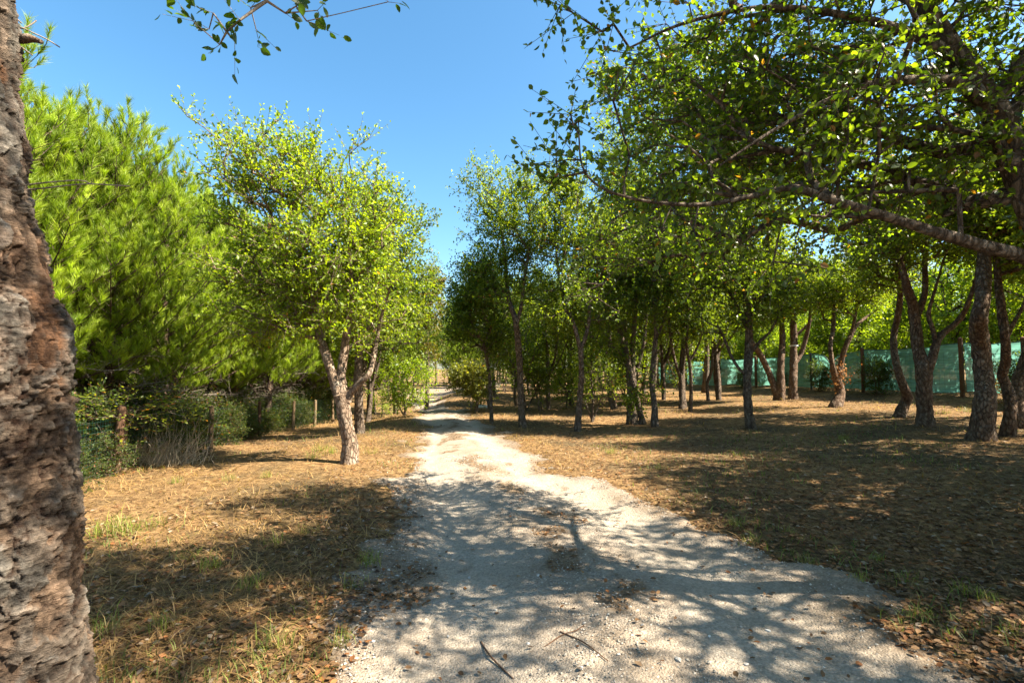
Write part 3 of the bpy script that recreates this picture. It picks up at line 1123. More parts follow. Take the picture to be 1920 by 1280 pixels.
oak('oak_tree', 'thin sinuous oak just right of the tuning-fork oak',
    [[(1294, 772, 8), (1296, 735, 7), (1294, 690, 7), (1287, 645, 5), (1290, 600, 4)], [(1294, 675, 5), (1308, 650, 4), (1318, 620, 3)]],
    [(1305, 575, 45, 45), (1290, 620, 30, 25)], 190, 5, 8, 0.06, P_R, 39, zfrac=.55)
oak('young_oak', 'short kinked young oak standing close to the green netting',
    [[(1328, 751, 7), (1326, 720, 6), (1334, 695, 6), (1336, 650, 4), (1330, 610, 3)], [(1335, 670, 4), (1350, 640, 3)]], [(1335, 600, 40, 35), (1350, 640, 20, 15)], 130, 5, 7, 0.065, P_R, 40, zfrac=.6)
oak('oak_tree', 'dark upright oak with knotty trunk and low side limbs, alone in the open litter',
    [[(1407, 803, 20), (1403, 765, 17), (1401, 720, 15), (1402, 690, 17), (1404, 650, 16), (1404, 610, 14), (1398, 560, 11), (1390, 500, 8), (1395, 430, 5)],
     [(1398, 702, 7), (1385, 690, 6), (1370, 665, 6), (1358, 635, 5), (1345, 608, 3)], [(1408, 662, 6), (1425, 640, 6), (1445, 620, 5), (1462, 588, 3)], [(1402, 620, 8), (1380, 570, 7), (1350, 520, 5)], [(1404, 600, 8), (1430, 550, 7), (1460, 490, 4)]],
    [(1395, 470, 100, 95), (1325, 520, 65, 60), (1470, 500, 65, 65), (1410, 565, 85, 35), (1330, 600, 45, 30), (1400, 370, 110, 60)], 620, 5, 8, 0.056, P_R, 41, zfrac=.45)
oak('cork_oak_tree', 'pair of cork stems spreading in a narrow V before the netting',
    [[(1461, 750, 22), (1464, 715, 15), (1464, 680, 13), (1467, 640, 12), (1466, 600, 9), (1470, 560, 6)], [(1458, 742, 16), (1447, 712, 13), (1436, 685, 12), (1424, 662, 11), (1412, 645, 9), (1398, 620, 6)]],
    [(1475, 540, 55, 45), (1440, 580, 40, 30)], 240, 5, 8, 0.065, P_RL, 42, bark=M_CORK, zfrac=.6)
o12 = oak('cork_oak_tree', 'upright cork oak with white tape round its trunk before the netting',
    [[(1487, 748, 17), (1487, 715, 15), (1488, 670, 14), (1488, 620, 13), (1487, 580, 9)], [(1490, 682, 9), (1502, 662, 9), (1512, 630, 8), (1518, 600, 6), (1520, 565, 4)], [(1490, 630, 6), (1508, 615, 5), (1522, 600, 4)]],
    [(1505, 535, 60, 40), (1490, 580, 30, 20)], 230, 5, 8, 0.065, P_RL, 43, bark=M_CORK, zfrac=.65)
_p = at(1488, 648, o12.location.y) - np.array(o12.location)
g = Geo()
tube(g, np.array([[_p[0] - .0, _p[1], _p[2] - .02, .165], [_p[0], _p[1], _p[2], .167], [_p[0], _p[1], _p[2] + .02, .165]]), 16, 0, 0, cap=False)
g.obj('tape', [M_WHITE], [c for c in o12.children if c.name.startswith('trunk')][0])
o13 = oak('cork_oak_tree', 'crooked low forked cork oak with dead orange leaf tufts at its fork',
    [[(1566, 763, 24), (1575, 742, 19), (1572, 722, 17), (1565, 705, 12), (1560, 680, 9), (1557, 645, 8), (1562, 615, 8), (1563, 570, 6)],
     [(1571, 716, 13), (1575, 690, 11), (1582, 660, 10), (1592, 635, 9), (1608, 608, 7), (1628, 592, 5), (1645, 580, 4)], [(1594, 634, 7), (1602, 600, 6), (1608, 565, 4)]],
    [(1590, 535, 75, 45), (1560, 560, 45, 35)], 300, 5, 8, 0.06, P_RL, 44, bark=M_CORK, zfrac=.7)
rng = np.random.default_rng(77)
_p = at(1578, 700, o13.location.y - .1) - np.array(o13.location)
n = 160
Pn = _p + rng.normal(0, 1, (n, 3)) * np.array([.16, .1, .2])
g = Geo()
leaves(g, Pn, rng.standard_normal((n, 3)), rng.standard_normal((n, 3)), .07, pal(rng, n, ((.22, .10, .03), (.42, .22, .08))), LEAF6, 0)
for j in range(0, n, 5):
    frusta(g, [_p], [Pn[j]], .004, .002, 3, 1)
tag(g.obj('dead_leaf_tuft', [M_DRY, M_DEAD], o13), kind='stuff')
oak('cork_oak_tree', 'wavy cork oak bending at knee height in front of the brown post',
    [[(1686, 782, 21), (1694, 762, 19), (1701, 745, 18), (1693, 722, 15), (1684, 695, 13), (1677, 660, 13), (1676, 625, 12), (1684, 590, 11), (1688, 545, 10), (1680, 490, 8), (1670, 430, 5)]],
    [(1680, 440, 80, 70), (1640, 500, 60, 45), (1700, 370, 80, 60)], 380, 5, 8, 0.056, P_RL, 45, bark=M_CORK, zfrac=.6)
oak('cork_oak_tree', 'stout cork oak with one long limb sweeping right and a forked top',
    [[(1735, 799, 32), (1734, 770, 28), (1732, 730, 26), (1732, 695, 27), (1722, 655, 21), (1716, 610, 20), (1712, 575, 18), (1703, 545, 15), (1692, 505, 12), (1672, 450, 8)],
     [(1738, 700, 16), (1747, 675, 16), (1755, 645, 14), (1768, 625, 12), (1790, 608, 11), (1808, 585, 10), (1820, 555, 8), (1830, 520, 6), (1835, 470, 4)],
     [(1754, 640, 9), (1748, 615, 8), (1741, 590, 8), (1748, 560, 6), (1762, 515, 4)], [(1718, 595, 14), (1728, 570, 12), (1735, 540, 11), (1734, 490, 9), (1740, 430, 6)]],
    [(1740, 400, 110, 90), (1660, 430, 70, 70), (1810, 430, 70, 60)], 520, 5, 8, 0.052, P_RL, 46, bark=M_CORK, zfrac=.62, sides=18)
oak('cork_oak_tree', 'thickest straight cork oak trunk standing before the netting, rough plated bark',
    [[(1840, 825, 44), (1842, 800, 40), (1846, 765, 38), (1847, 730, 33), (1843, 690, 31), (1840, 650, 31), (1834, 612, 30), (1836, 592, 28), (1842, 560, 25), (1845, 500, 23), (1846, 430, 20), (1842, 350, 15), (1840, 280, 9)]],
    [(1840, 330, 120, 80), (1880, 420, 60, 50), (1790, 290, 80, 60)], 460, 5, 8, 0.05, P_RL, 47, bark=M_CORK, zfrac=.66, rough=.14, sides=20)
oak('cork_oak_tree', 'twisting slim cork oak beside the thickest cork trunk',
    [[(1890, 818, 25), (1893, 785, 21), (1895, 755, 20), (1888, 725, 19), (1879, 702, 17), (1886, 675, 16), (1884, 630, 15), (1877, 575, 14), (1870, 510, 12), (1868, 440, 9), (1860, 370, 6)], [(1884, 640, 9), (1898, 610, 8), (1915, 580, 6), (1930, 540, 4)]],
    [(1880, 390, 90, 70), (1930, 460, 60, 50)], 380, 5, 8, 0.052, P_RL, 48, bark=M_CORK, zfrac=.62)
oak('cork_oak_tree', 'orange-barked cork oak leaning right beyond the twisting slim one',
    [[(1912, 802, 34), (1908, 765, 28), (1912, 720, 26), (1924, 680, 24), (1935, 630, 20), (1940, 560, 15), (1945, 470, 9)]],
    [(1960, 430, 110, 90), (2010, 500, 80, 60)], 320, 5, 8, 0.056, P_RL, 49, bark=M_CORK, zfrac=.6)

# ------------------------------------------------------------------ woods further back
mo = [generic_oak('oak_tree', 101, 6.8, 1.7, 260, 5, 8, .075, P_R, nst=1), generic_oak('oak_tree', 102, 6.2, 1.6, 240, 5, 8, .075, P_RL, nst=2, r=.08), generic_oak('oak_tree', 103, 5.6, 1.5, 220, 5, 8, .075, P_R, r=.09)]
for p in mo:
    p['category'] = 'tree'
seen = set()
GL = ('oak standing in the shady wood well behind the front row of oaks', 'oaks of the wood behind the front row')
rng = np.random.default_rng(31)
spots = [(-0.9, 21.0), (1.3, 19.5), (3.6, 18.2), (6.2, 17.0), (8.3, 20.0), (0.4, 24.5), (2.8, 23.0), (5.3, 22.0), (7.0, 25.0), (-1.2, 29.0), (1.5, 29.5), (4.4, 27.5), (8.6, 29.5), (3.0, 34.0), (6.2, 33.5), (0.2, 36.0), (9.2, 36.0), (4.5, 40.0), (8.0, 42.0), (1.5, 43.0), (12.0, 38.0), (-1.5, 47.0), (-3.0, 52.0), (0.8, 33.0), (9.6, 24.0), (6.8, 20.6), (10.2, 33.0)]
for k, (x, y) in enumerate(spots):
    put(mo[k % 3], x + rng.normal(0, .2), y + rng.normal(0, .3), rng.random() * 6.28, rng.uniform(.95, 1.3) if x > 2 else rng.uniform(.85, 1.1), GL[0], GL[1], k < 3)
GL = ('oak growing past the bend on the left side of the track', 'oaks past the bend left of the track')
for k, (x, y) in enumerate([(-5.2, 17.5), (-6.3, 19.5), (-7.4, 26.0), (-8.5, 33.0), (-10.5, 29.0), (-11.5, 24.5), (-10.0, 44.0), (-13.5, 42.0)]):
    put(mo[(k + 1) % 3], x, y, k * 2.1, rng.uniform(.9, 1.1), *GL)
GL = ('oak past the right edge of the grove whose crown shades the litter', 'oaks past the right edge of the grove')
for k, (x, y) in enumerate([(10.2, 6.4), (9.4, 3.6), (11.6, 8.6), (12.8, 5.2), (12.6, 11.2), (8.2, 0.6), (11.0, 1.6), (5.6, -1.2), (8.4, 6.0), (7.7, 3.9)]):
    put(mo[(k + 2) % 3], x, y, k * 1.7, rng.uniform(.92, 1.1), *GL)

sp = [generic_oak('young_oak', 105, 2.6, .65, 90, 4, 7, .06, P_R, zlow=.15, r=.025, nst=2, twig=.3), generic_oak('young_oak', 106, 2.0, .7, 90, 4, 7, .06, P_RL, zlow=.1, r=.022, nst=2, twig=.3)]
for p in sp:
    p['category'] = 'sapling'
for k, (x, y) in enumerate([(0.6, 18.2), (2.4, 21.0), (4.6, 19.6), (1.6, 26.5), (5.8, 25.5), (3.6, 30.5), (-.4, 32.0), (7.6, 31.5), (2.2, 37.0), (5.8, 36.5), (8.4, 39.5), (-1.8, 25.0), (10.2, 41.0), (0.2, 40.0), (6.8, 44.0), (3.2, 46.0), (9.5, 47.0), (12.5, 44.0), (7.8, 22.8), (11.6, 34.5)]):
    put(sp[k % 2], x, y, k * 2.3, rng.uniform(.9, 1.5), 'leafy sapling in the undergrowth of the wood behind the front oaks', 'saplings in the wood', k < 2)
for k, (x, y) in enumerate([(-8.5, 54), (-5.5, 61), (-1.5, 60), (2.0, 57), (5.5, 53), (9.5, 55), (13.5, 50), (4.0, 64), (11.5, 64), (15.5, 57), (-12.0, 62), (-16.0, 56), (17.0, 46), (-13, 49), (-17, 44), (-19, 33), (-16, 27), (20, 60)]):
    put(mo[k % 3], x, y, k * 2.9, rng.uniform(1.15, 1.5), 'distant oak closing the view beyond the clearing', 'distant oaks beyond the clearing')
for k, (x, y) in enumerate([(-9.5, 52.5), (-3.5, 55), (0.5, 53.5), (4.0, 51), (7.6, 51), (11, 52), (-12.5, 46), (-14.5, 38), (-12.6, 31), (14.5, 47), (-6.5, 56)]):
    put(sp[k % 2], x, y, k * 1.3, 2.0, 'leafy thicket bush at the far side of the clearing', 'thicket at the far side of the clearing')

# young trees and tall trees beyond the netting
yg = [generic_oak('young_tree', 111, 4.6, 1.5, 260, 5, 8, .09, P_BUSH, zlow=.12, r=.05, twig=.45), generic_oak('young_tree', 112, 5.2, 1.3, 260, 5, 8, .09, P_BUSH, zlow=.12, r=.05, twig=.45)]
eu = [generic_oak('eucalyptus_tree', 121, 13.5, 3.0, 330, 6, 8, .19, P_EUC, zlow=.3, r=.2, twig=1.0), generic_oak('eucalyptus_tree', 122, 11.5, 2.8, 300, 6, 8, .19, P_EUC, zlow=.25, r=.18, twig=1.0)]
for p in yg + eu:
    p['category'] = 'tree'
k = 0
for row, (off, n) in enumerate([(2.6, 11), (5.2, 11), (8.2, 9)]):
    for j in range(n):
        y = 14.5 + j * 2.3 + row * 1.6 + rng.normal(0, .4)
        x = float(fence_x(y)) + off + rng.normal(0, .4)
        put(yg[k % 2], x, y, rng.random() * 6.28, rng.uniform(.72, 1.05), 'bright sunlit young tree growing beyond the green netting', 'young trees beyond the netting', k < 2)
        k += 1
k = 0
for (x, y) in [(22, 48), (28, 52), (33, 49), (38, 54), (44, 50), (50, 56), (56, 52), (63, 57), (70, 53), (30, 60), (41, 63), (53, 66), (66, 68), (17, 56), (12, 62), (78, 60), (24, 66), (84, 52), (9, 52)]:
    put(eu[k % 2], x + rng.normal(0, 1), y + rng.normal(0, 1.5), rng.random() * 6.28, rng.uniform(.75, 1.1), 'tall grey-green tree in the far belt beyond the netting', 'tall grey-green trees far behind', k < 2)
    k += 1
for (x, y) in [(-20, 52), (-27, 48), (-24, 60), (-17, 66), (-9, 70), (-2, 68), (-34, 55), (-30, 38), (-22, 36), (-19, 28), (-18, 22)]:
    put(eu[k % 2], x, y, k, rng.uniform(.7, .9), 'tall grey-green tree in the far belt behind the pines', 'tall grey-green trees behind the pines')
    k += 1

# ------------------------------------------------------------------ big cork oak at the left edge
def near_cork():
    ed = [(0, 33), (60, 35), (130, 37), (200, 39), (300, 47), (400, 63), (500, 90), (560, 106), (600, 128), (640, 139), (700, 139), (780, 141), (860, 146), (950, 153), (1050, 160), (1150, 163), (1280, 177), (1400, 205)]
    rr = np.interp([e[0] for e in ed], [0, 300, 500, 620, 900, 1280, 1400], [.165, .175, .205, .245, .245, .26, .30])
    zz, cx, cy = [], [], []
    for (y, x), r in zip(ed, rr):
        p = at(x, y, 2.0 + .69 * r)
        zz.append(p[2]); cx.append(p[0] - .72 * r); cy.append(2.0)
    zz, cx = np.array(zz)[::-1], np.array(cx)[::-1]
    rr = rr[::-1]
    zt = np.concatenate([[zz[0] - .35], zz, [3.7, 4.3]])
    ct = np.concatenate([[cx[0] - .01], cx, [cx[-1] - .05, cx[-1] - .16]])
    rt = np.concatenate([[.33], rr, [.155, .14]])
    base = np.array([ct[1], 2.0, float(H(ct[1], 2.0))])
    root = empty('cork_oak_tree', base, 'massive near cork oak trunk with deeply fissured plated bark and broken stub', 'tree')
    nz, nt_ = 640, 225
    z = np.linspace(base[2] - .15, 4.2, nz)
    th = np.linspace(0, 2 * math.pi, nt_, endpoint=False)
    Z, TH = np.meshgrid(z, th, indexing='ij')
    rad = np.interp(Z, zt, rt)
    cX = np.interp(Z, zt, ct)
    dirx, diry = np.cos(TH), np.sin(TH)
    Q = np.stack([dirx * .24, diry * .24, Z], -1).reshape(-1, 3)
    warp = np.stack([fbm(Q * 5 + 3, 3), fbm(Q * 5 + 31, 3), fbm(Q * 5 + 57, 3)], -1)
    plat_n = fbm((Q + warp * .08) * np.array([8, 8, 4.5]) + 7, 5, .62)
    plate = sstep(-.07, .05, plat_n)
    f1b, f2b, cidb = worley((Q + warp * .16) * np.array([13, 13, 19]) + 11, True)
    gap = sstep(.16, .0, f2b - f1b) * sstep(-.2, .35, fbm(Q * 9 + 201, 2))
    f1c, f2c, cidc = worley((Q + warp * .07) * np.array([34, 34, 52]) + 23, True)
    crag, am = 0, 0
    for o_, f_ in enumerate((14, 30, 61, 120)):
        a_ = .72 ** o_
        crag = crag + a_ * (1 - np.abs(vnoise((Q + warp * .05) * f_ * np.array([1, 1, 1.35]) + 3.1 * o_))) ** 2
        am += a_
    crag = crag / am
    crag = (crag - crag.mean()) / crag.std()
    crk = np.abs(fbm((Q + warp * .12) * np.array([11, 11, 5]) + 63, 4))
    crack_m = sstep(.06, .0, crk)
    ledge = fbm((Q + warp * .05) * np.array([9, 9, 80]) + 5, 3)
    lump = fbm(Q * np.array([5, 5, 4]) + 71, 3)
    fine = fbm(Q * 110, 3)
    d = .020 * plate + .010 * (cidb - .5) * (.5 + .5 * plate) + .0045 * (cidc - .5) + .0042 * crag - .013 * crack_m - .008 * gap + .005 * ledge + .028 * lump + .004 * fine - .012
    d = d.reshape(Z.shape)
    V = np.stack([cX + dirx * (rad + d), 2.0 + diry * (rad + d), Z], -1) - base
    i = np.arange(nz - 1)[:, None] * nt_
    k = np.arange(nt_)[None]
    F = np.stack([i + k, i + (k + 1) % nt_, i + nt_ + (k + 1) % nt_, i + nt_ + k], -1).reshape(-1, 4)
    # natural bark colours: exposed inner cork is warm, weathered outer plates grey-brown, lichen pale
    inner = np.array([.16, .105, .068]); outer = np.array([.17, .148, .12]); crack = np.array([.075, .038, .022]); lich = np.array([.26, .245, .215]); rust = np.array([.16, .075, .035])
    m1 = sstep(-.15, .25, fbm(Q * np.array([6, 6, 5]) + 19, 4))[:, None]
    m1 = np.clip(.6 * plate[:, None] + .5 * m1 - .1, 0, 1)
    col = inner * (1 - m1) + outer * m1
    m3 = sstep(.0, .35, fbm(Q * np.array([7, 7, 3]) + 140, 3))[:, None] * (1 - .6 * plate[:, None]) * .9
    col = col * (1 - m3) + rust * m3
    col = col * (.65 + .7 * cidb[:, None]) * (.8 + .4 * cidc[:, None])
    m2 = (sstep(.22, .42, fbm(Q * 15 + 91, 4)) * plate * sstep(-.4, .9, crag))[:, None] * .6
    col = col * (1 - m2) + lich * m2
    dk = np.clip(.85 * crack_m + .8 * gap, 0, 1)[:, None]
    col = col * (1 - dk) + crack * .6 * dk
    col = col * np.clip(1 + .22 * crag[:, None] + .5 * ledge[:, None] + .7 * fine[:, None], .25, 2.2)
    g = Geo()
    g.add(V, F, 0, np.clip(col, .01, .8))
    m = tintmat('near_cork_bark', .95)
    nt = m.node_tree
    tc = N_(nt, 'TexCoord')
    mp = N_(nt, 'Mapping')
    mp.inputs['Scale'].default_value = (22, 22, 150)
    nt.links.new(tc.outputs['Object'], mp.inputs[0])
    na = N_(nt, 'TexNoise', Scale=1.0, Detail=7.0, Roughness=0.7)
    nt.links.new(mp.outputs[0], na.inputs['Vector'])
    nb_ = N_(nt, 'TexNoise', Scale=75.0, Detail=6.0, Roughness=0.75)
    nt.links.new(tc.outputs['Object'], nb_.inputs['Vector'])
    ad = N_(nt, 'Math', operation='ADD')
    nt.links.new(na.outputs['Fac'], ad.inputs[0])
    nt.links.new(nb_.outputs['Fac'], ad.inputs[1])
    bp = N_(nt, 'Bump', Strength=1.0, Distance=0.03)
    nt.links.new(ad.outputs[0], bp.inputs['Height'])
    nt.links.new(bp.outputs[0], nt.nodes['Principled BSDF'].inputs['Normal'])
    g.obj('trunk', [m], root)
    rng = np.random.default_rng(3)

    def limb(rows, sides=10, rough=.12, mat=M_CORK, name='limb'):
        a = np.array(rows, float)
        a[:, :3] -= base
        s = resample(a, .04)
        g = Geo()
        tube(g, s, sides, 0, rough, 4)
        return s, g.obj(name, [mat], root)
    s0 = [cx[-1] - .12, 2.0, 4.05, .13]
    S1, _ = limb([s0, [-2.6, 1.6, 4.9, .09], [-3.1, 1.2, 5.6, .05]])
    S2, _ = limb([s0, [-1.9, 1.7, 4.9, .07], [-1.5, 1.3, 5.4, .04]])
    S3, _ = limb([[cx[-1] - .1, 2.0, 3.95, .06], [-1.7, 2.05, 4.15, .04], [-1.15, 2.05, 3.75, .02], [*at(520, -90, 2.05), .009], [*at(500, -10, 2.05), .005]])
    q = at(40, 74, 2.1)
    limb([[q[0] - .12, 2.06, q[2] + .01, .030], [*at(30, 73, 2.1), .026], [*at(55, 72, 2.1), .019], [*at(78, 79, 2.1), .010]], 9, .25, M_CORK, 'broken_stub')
    for tw in ([(15, 42), (34, 54), (52, 50), (68, 39)], [(15, 48), (40, 52), (62, 62), (88, 74), (112, 89)], [(18, 70), (32, 82), (46, 93), (61, 104)], [(18, 28), (30, 34), (40, 44)], [(25, 358), (90, 352), (160, 345), (243, 349)], [(25, 350), (90, 342), (150, 338), (168, 344)]):
        rows = [[*at(x, y, 2.12 + .02 * j), .0042 * (1 - .18 * j)] for j, (x, y) in enumerate(tw)]
        limb(rows, 5, 0, M_DEAD, 'twig')
    bl = [[-2.6 - base[0], 1.2 - base[1], 5.4 - base[2], 1.7, 1.3, .8], [-1.4 - base[0], .9 - base[1], 5.3 - base[2], 1.2, 1.2, .6]]
    me, _ = crown(rng, [S1, S2], bl, 150, 4, 7, .06, P_F, .5, .3, LEAF6, .006, [M_CORK, M_FRONT])
    link('crown', me, root)
    ex = np.array([at(x, y, 2.05 + dy) - base for x, y, dy in [(500, 2, 0), (470, 15, .05), (425, 60, 0), (392, 55, .1), (400, 25, 0), (555, 12, 0), (595, 20, .1), (440, 78, 0), (362, 40, 0), (450, 38, -.05), (535, 25, .05), (575, 40, 0), (412, 84, .05), (480, 55, .1), (728, 4, 0)]])
    me, ch = crown(rng, [S3], [[0, 0, 0, 1, 1, 1]], 0, 2, 4, .047, ((.03, .055, .013), (.06, .095, .02)), -9, .10, LEAF6, .0022, [M_DEAD, M_FRONT], .1, extra=ex, keep=lambda P, s: np.arange(len(P)))
    leaf_objects(ch, link('leafy_twig', me, root))
    return root


LEAFM = []
for k in range(8):
    rng = np.random.default_rng(500 + k)
    t = k / 7
    c = np.array(P_F[0]) * (1 - t) + np.array(P_F[1]) * t
    if k == 7:
        c = np.array([.20, .11, .035])
    g = Geo()
    tv = np.array([[0, -.12, 0], [0, 0, 0], [-.24, .22, .05], [-.31, .48, .07], [-.20, .8, .04], [0, 1, -.05], [.20, .8, .04], [.31, .48, .07], [.24, .22, .05]])
    tv = tv + rng.normal(0, .012, tv.shape)
    mid = np.array([[0, .5, 0.0]])
    V = np.concatenate([tv, mid])
    F = [[1, 9, 3, 2], [9, 5, 4, 3], [1, 8, 7, 9], [9, 7, 6, 5]]
    g.add(V, F, 0, np.clip(c, 0, 1))
    g.add(np.array([[-.012, -.14, 0], [.012, -.14, 0], [.012, .02, 0], [-.012, .02, 0]]), [[0, 1, 2, 3]], 0, np.array([.10, .12, .03]))
    LEAFM.append(g.mesh('leaf', [M_FRONT]))


def leaf_objects(ch, parent):
    P, A, N, S, ct = ch
    A = norm(A)
    X = norm(np.cross(A, N))
    Z = np.cross(X, A)
    for i in range(len(P)):
        t = np.clip((ct[i, 1] - P_F[0][1]) / (P_F[1][1] - P_F[0][1]), 0, 1)
        v = 7 if ct[i, 0] > ct[i, 1] else int(round(t * 6))
        o = link('leaf', LEAFM[v], parent)
        s = float(S[i])
        M = Matrix(((X[i][0], A[i][0], Z[i][0], P[i][0]), (X[i][1], A[i][1], Z[i][1], P[i][1]), (X[i][2], A[i][2], Z[i][2], P[i][2]), (0, 0, 0, 1)))
        o.matrix_basis = M @ Matrix.Scale(s, 4)


near_cork()

# ------------------------------------------------------------------ overhanging oak, foreground right
def overhang_oak():
    Y = 3.3
    base = np.array([4.5, 3.2, float(H(4.5, 3.2))])
    root = empty('oak_tree', base, 'overhanging oak whose large leaves and long bare limb reach across from the right', 'tree')
    rng = np.random.default_rng(8)

    def px(l):
        return [[*at(x, y, yy), wd / 2 / FPX * yy] for x, y, yy, wd in l]
    trunk = [[4.5, 3.2, base[2] - .15, .16], [4.45, 3.2, base[2] + .1, .135], [4.25, 3.2, 1.1, .115], [3.9, 3.25, 1.9, .10]] + px([(1945, 400, 3.3, 54), (1897, 285, 3.3, 50), (1862, 205, 3.3, 46), (1800, 115, 3.35, 38), (1740, 20, 3.4, 30), (1680, -90, 3.5, 20)])
    L1 = [[3.8, 3.24, 2.02, .055]] + px([(1935, 490, 3.2, 26), (1850, 463, 3.15, 24), (1760, 437, 3.1, 20), (1650, 402, 3.05, 17), (1530, 365, 3.0, 16), (1480, 352, 3.0, 13), (1400, 370, 3.0, 10), (1310, 384, 3.0, 8), (1200, 375, 2.95, 6), (1125, 350, 2.9, 5), (1092, 312, 2.9, 4), (1085, 250, 2.9, 3)])
    L2 = px([(1858, 200, 3.3, 30), (1800, 158, 3.2, 24), (1740, 150, 3.15, 20), (1650, 155, 3.1, 15), (1560, 185, 3.05, 11), (1450, 245, 3.0, 7), (1350, 310, 2.95, 4)])
    L3 = px([(1800, 115, 3.35, 26), (1700, 60, 3.3, 18), (1560, 25, 3.25, 13), (1420, 15, 3.2, 9), (1280, 45, 3.2, 6), (1180, 90, 3.2, 4)])
    L4 = px([(1880, 250, 3.3, 28), (1925, 172, 3.35, 24), (2000, 120, 3.4, 16), (2080, 60, 3.4, 9)])
    L5 = px([(1740, 20, 3.4, 18), (1640, -20, 3.8, 13), (1480, -20, 4.6, 12), (1380, 120, 5.4, 9), (1320, 260, 6.0, 6)])
    L6 = px([(1740, 20, 3.4, 24)]) + [[3.1, 3.0, 5.0, .05], [2.6, 2.5, 5.5, .035], [1.9, 2.4, 5.5, .022], [1.0, 2.4, 5.2, .01]]  # limb out of view, added to carry the shading crown overhead
    L7 = px([(1862, 205, 3.3, 30)]) + [[4.0, 3.0, 4.6, .05], [4.8, 2.8, 5.6, .03]]
    S = []
    for k, rows in enumerate((trunk, L1, L2, L3, L4, L5, L6, L7)):
        a = np.array(rows)
        a[:, :3] -= base
        s = resample(a, .04)
        S.append(s)
        g = Geo()
        tube(g, s, 18 if k == 0 else 11, 0, .09, 30 + k)
        g.obj('trunk' if k == 0 else 'limb', [M_BARK], root)
    B = blobs_world([(1620, 190, 270, 150, .1), (1330, 130, 150, 110, .2), (1740, 320, 150, 110, .2), (1450, 360, 210, 70, -.1), (1880, 60, 160, 110, 0), (1530, 60, 260, 90, .5), (1250, 260, 110, 80, .1), (1230, 60, 90, 70, .3), (1700, -120, 260, 110, 0), (1980, 200, 120, 160, 0), (1500, 150, 220, 120, 1.3), (1700, 60, 260, 120, 1.6), (1350, 230, 130, 90, 1.2), (1850, 200, 160, 130, 1.5), (1450, -80, 260, 90, 1.6), (1400, 280, 150, 100, 2.6), (1560, 230, 150, 110, 2.6), (1270, 330, 90, 80, 2.4), (1300, 390, 110, 60, 3.8), (1700, 330, 150, 90, 2.2)], Y)
    for b in B:
        b[0] -= base[0]; b[1] -= base[1]; b[2] -= base[2]
    for b in ([2.6, 2.1, 5.9, 1.7, 1.2, .8, .4], [1.1, 2.5, 5.1, 1.4, 1.1, .6, .6], [5.0, 3.2, 5.8, 1.6, 1.5, .9, .15], [5.2, 1.4, 5.2, 1.5, 1.1, .8, .3], [5.9, 2.2, 4.4, 1.5, 1.2, 1.0, .35]):  # crown masses out of frame, added to shade the near track and trunk
        B.append([b[0] - base[0], b[1] - base[1], b[2] - base[2]] + b[3:])
    ex = np.array([at(x, y, 2.95) - base for x, y in [(1070, 215), (1075, 235), (1085, 225), (1060, 300), (1045, 335), (1030, 345), (1085, 300), (1100, 320), (1060, 330), (1140, 360), (1170, 340), (1050, 10), (1075, 25), (1150, 45), (1160, 130), (1150, 190), (1200, 210), (1130, 60), (1190, 120), (1240, 430), (1320, 480), (1530, 500), (1450, 490), (1300, 430)]])

    def keep(P, s):
        W = P + base
        u = W[:, 0] / W[:, 1] * FPX + 960
        v = 690 - (W[:, 2] - CAMZ) / W[:, 1] * FPX
        vis = (u > 900) & (u < 1915) & (v > 4) & (v < 700)
        sc_ = np.where(vis, s / np.maximum(W[:, 1], .5), 0)
        return np.argsort(-sc_)[:300]
    me, ch = crown(rng, S, B, 2300, 5, 8, .044, P_F, 1.6, .26, LEAF6, .0042, [M_BARK, M_FRONT], .12, .02, extra=ex, keep=keep, width=1.05, near=lambda P: (P[:, 1] + base[1] < 3.3) & (P[:, 2] + base[2] < 4.6))
    tag(link('foliage', me, root), kind='stuff')
    leaf_objects(ch, root)
    return root


overhang_oak()

# ------------------------------------------------------------------ left post and wire fence
def wire_panel(g, a, b, h, dx=.10, dz=.10, r=.0016, sag=.0):
    a, b = np.array(a), np.array(b)
    L = np.linalg.norm((b - a)[:2])
    n = max(2, int(L / dx))
    t = np.linspace(0, 1, n + 1)
    P = a + (b - a) * t[:, None]
    frusta(g, P, P + np.array([0, 0, h]), r, r, 3)
    for z in np.arange(0.02, h + .001, dz):
        frusta(g, P[:-1] + [0, 0, z], P[1:] + [0, 0, z], r, r, 3)


def left_fence():
    base = [(40, 960), (217, 889), (232, 882), (395, 846), (487, 818), (549, 805), (590, 799), (624, 793), (652, 788)]
    pos = [G(x, y) for x, y in base]
    hs = [1.1, 1.04, .96, .92, .92, .86, .86, .86, .86]
    rs = [.06, .058, .05, .045, .04, .045, .045, .045, .04]
    root = empty('wire_fence', pos[1], 'low fence of round wooden posts and green wire mesh below the pines', 'fence')
    b0 = pos[1]
    rng = np.random.default_rng(4)
    for k, (p, h, r) in enumerate(zip(pos, hs, rs)):
        g = Geo()
        ln = rng.normal(0, .012, 2)
        q = p - b0
        tube(g, resample(np.array([[q[0], q[1], q[2] - .25, r * 1.03], [q[0] + ln[0], q[1] + ln[1], q[2] + h * .5, r], [q[0] + ln[0] * 2, q[1] + ln[1] * 2, q[2] + h, r * .96]]), .06), 12, 0, .05, k)
        o = g.obj('post', [M_POSTD if k in (1, 4, 0) else M_POST], root)
        if k == 1:
            o['label'] = 'thick reddish brown fence post'
    keyp = [0, 1, 3, 4, 5, 6, 7, 8]
    for i, j in zip(keyp[:-1], keyp[1:]):
        g = Geo()
        off = np.array([-.06, .02, 0])
        wire_panel(g, pos[i] - b0 + off, pos[j] - b0 + off, .88, .075, .075)
        g.obj('wire_mesh', [M_WIRE], root, smooth=False)
    return pos


fpos = left_fence()

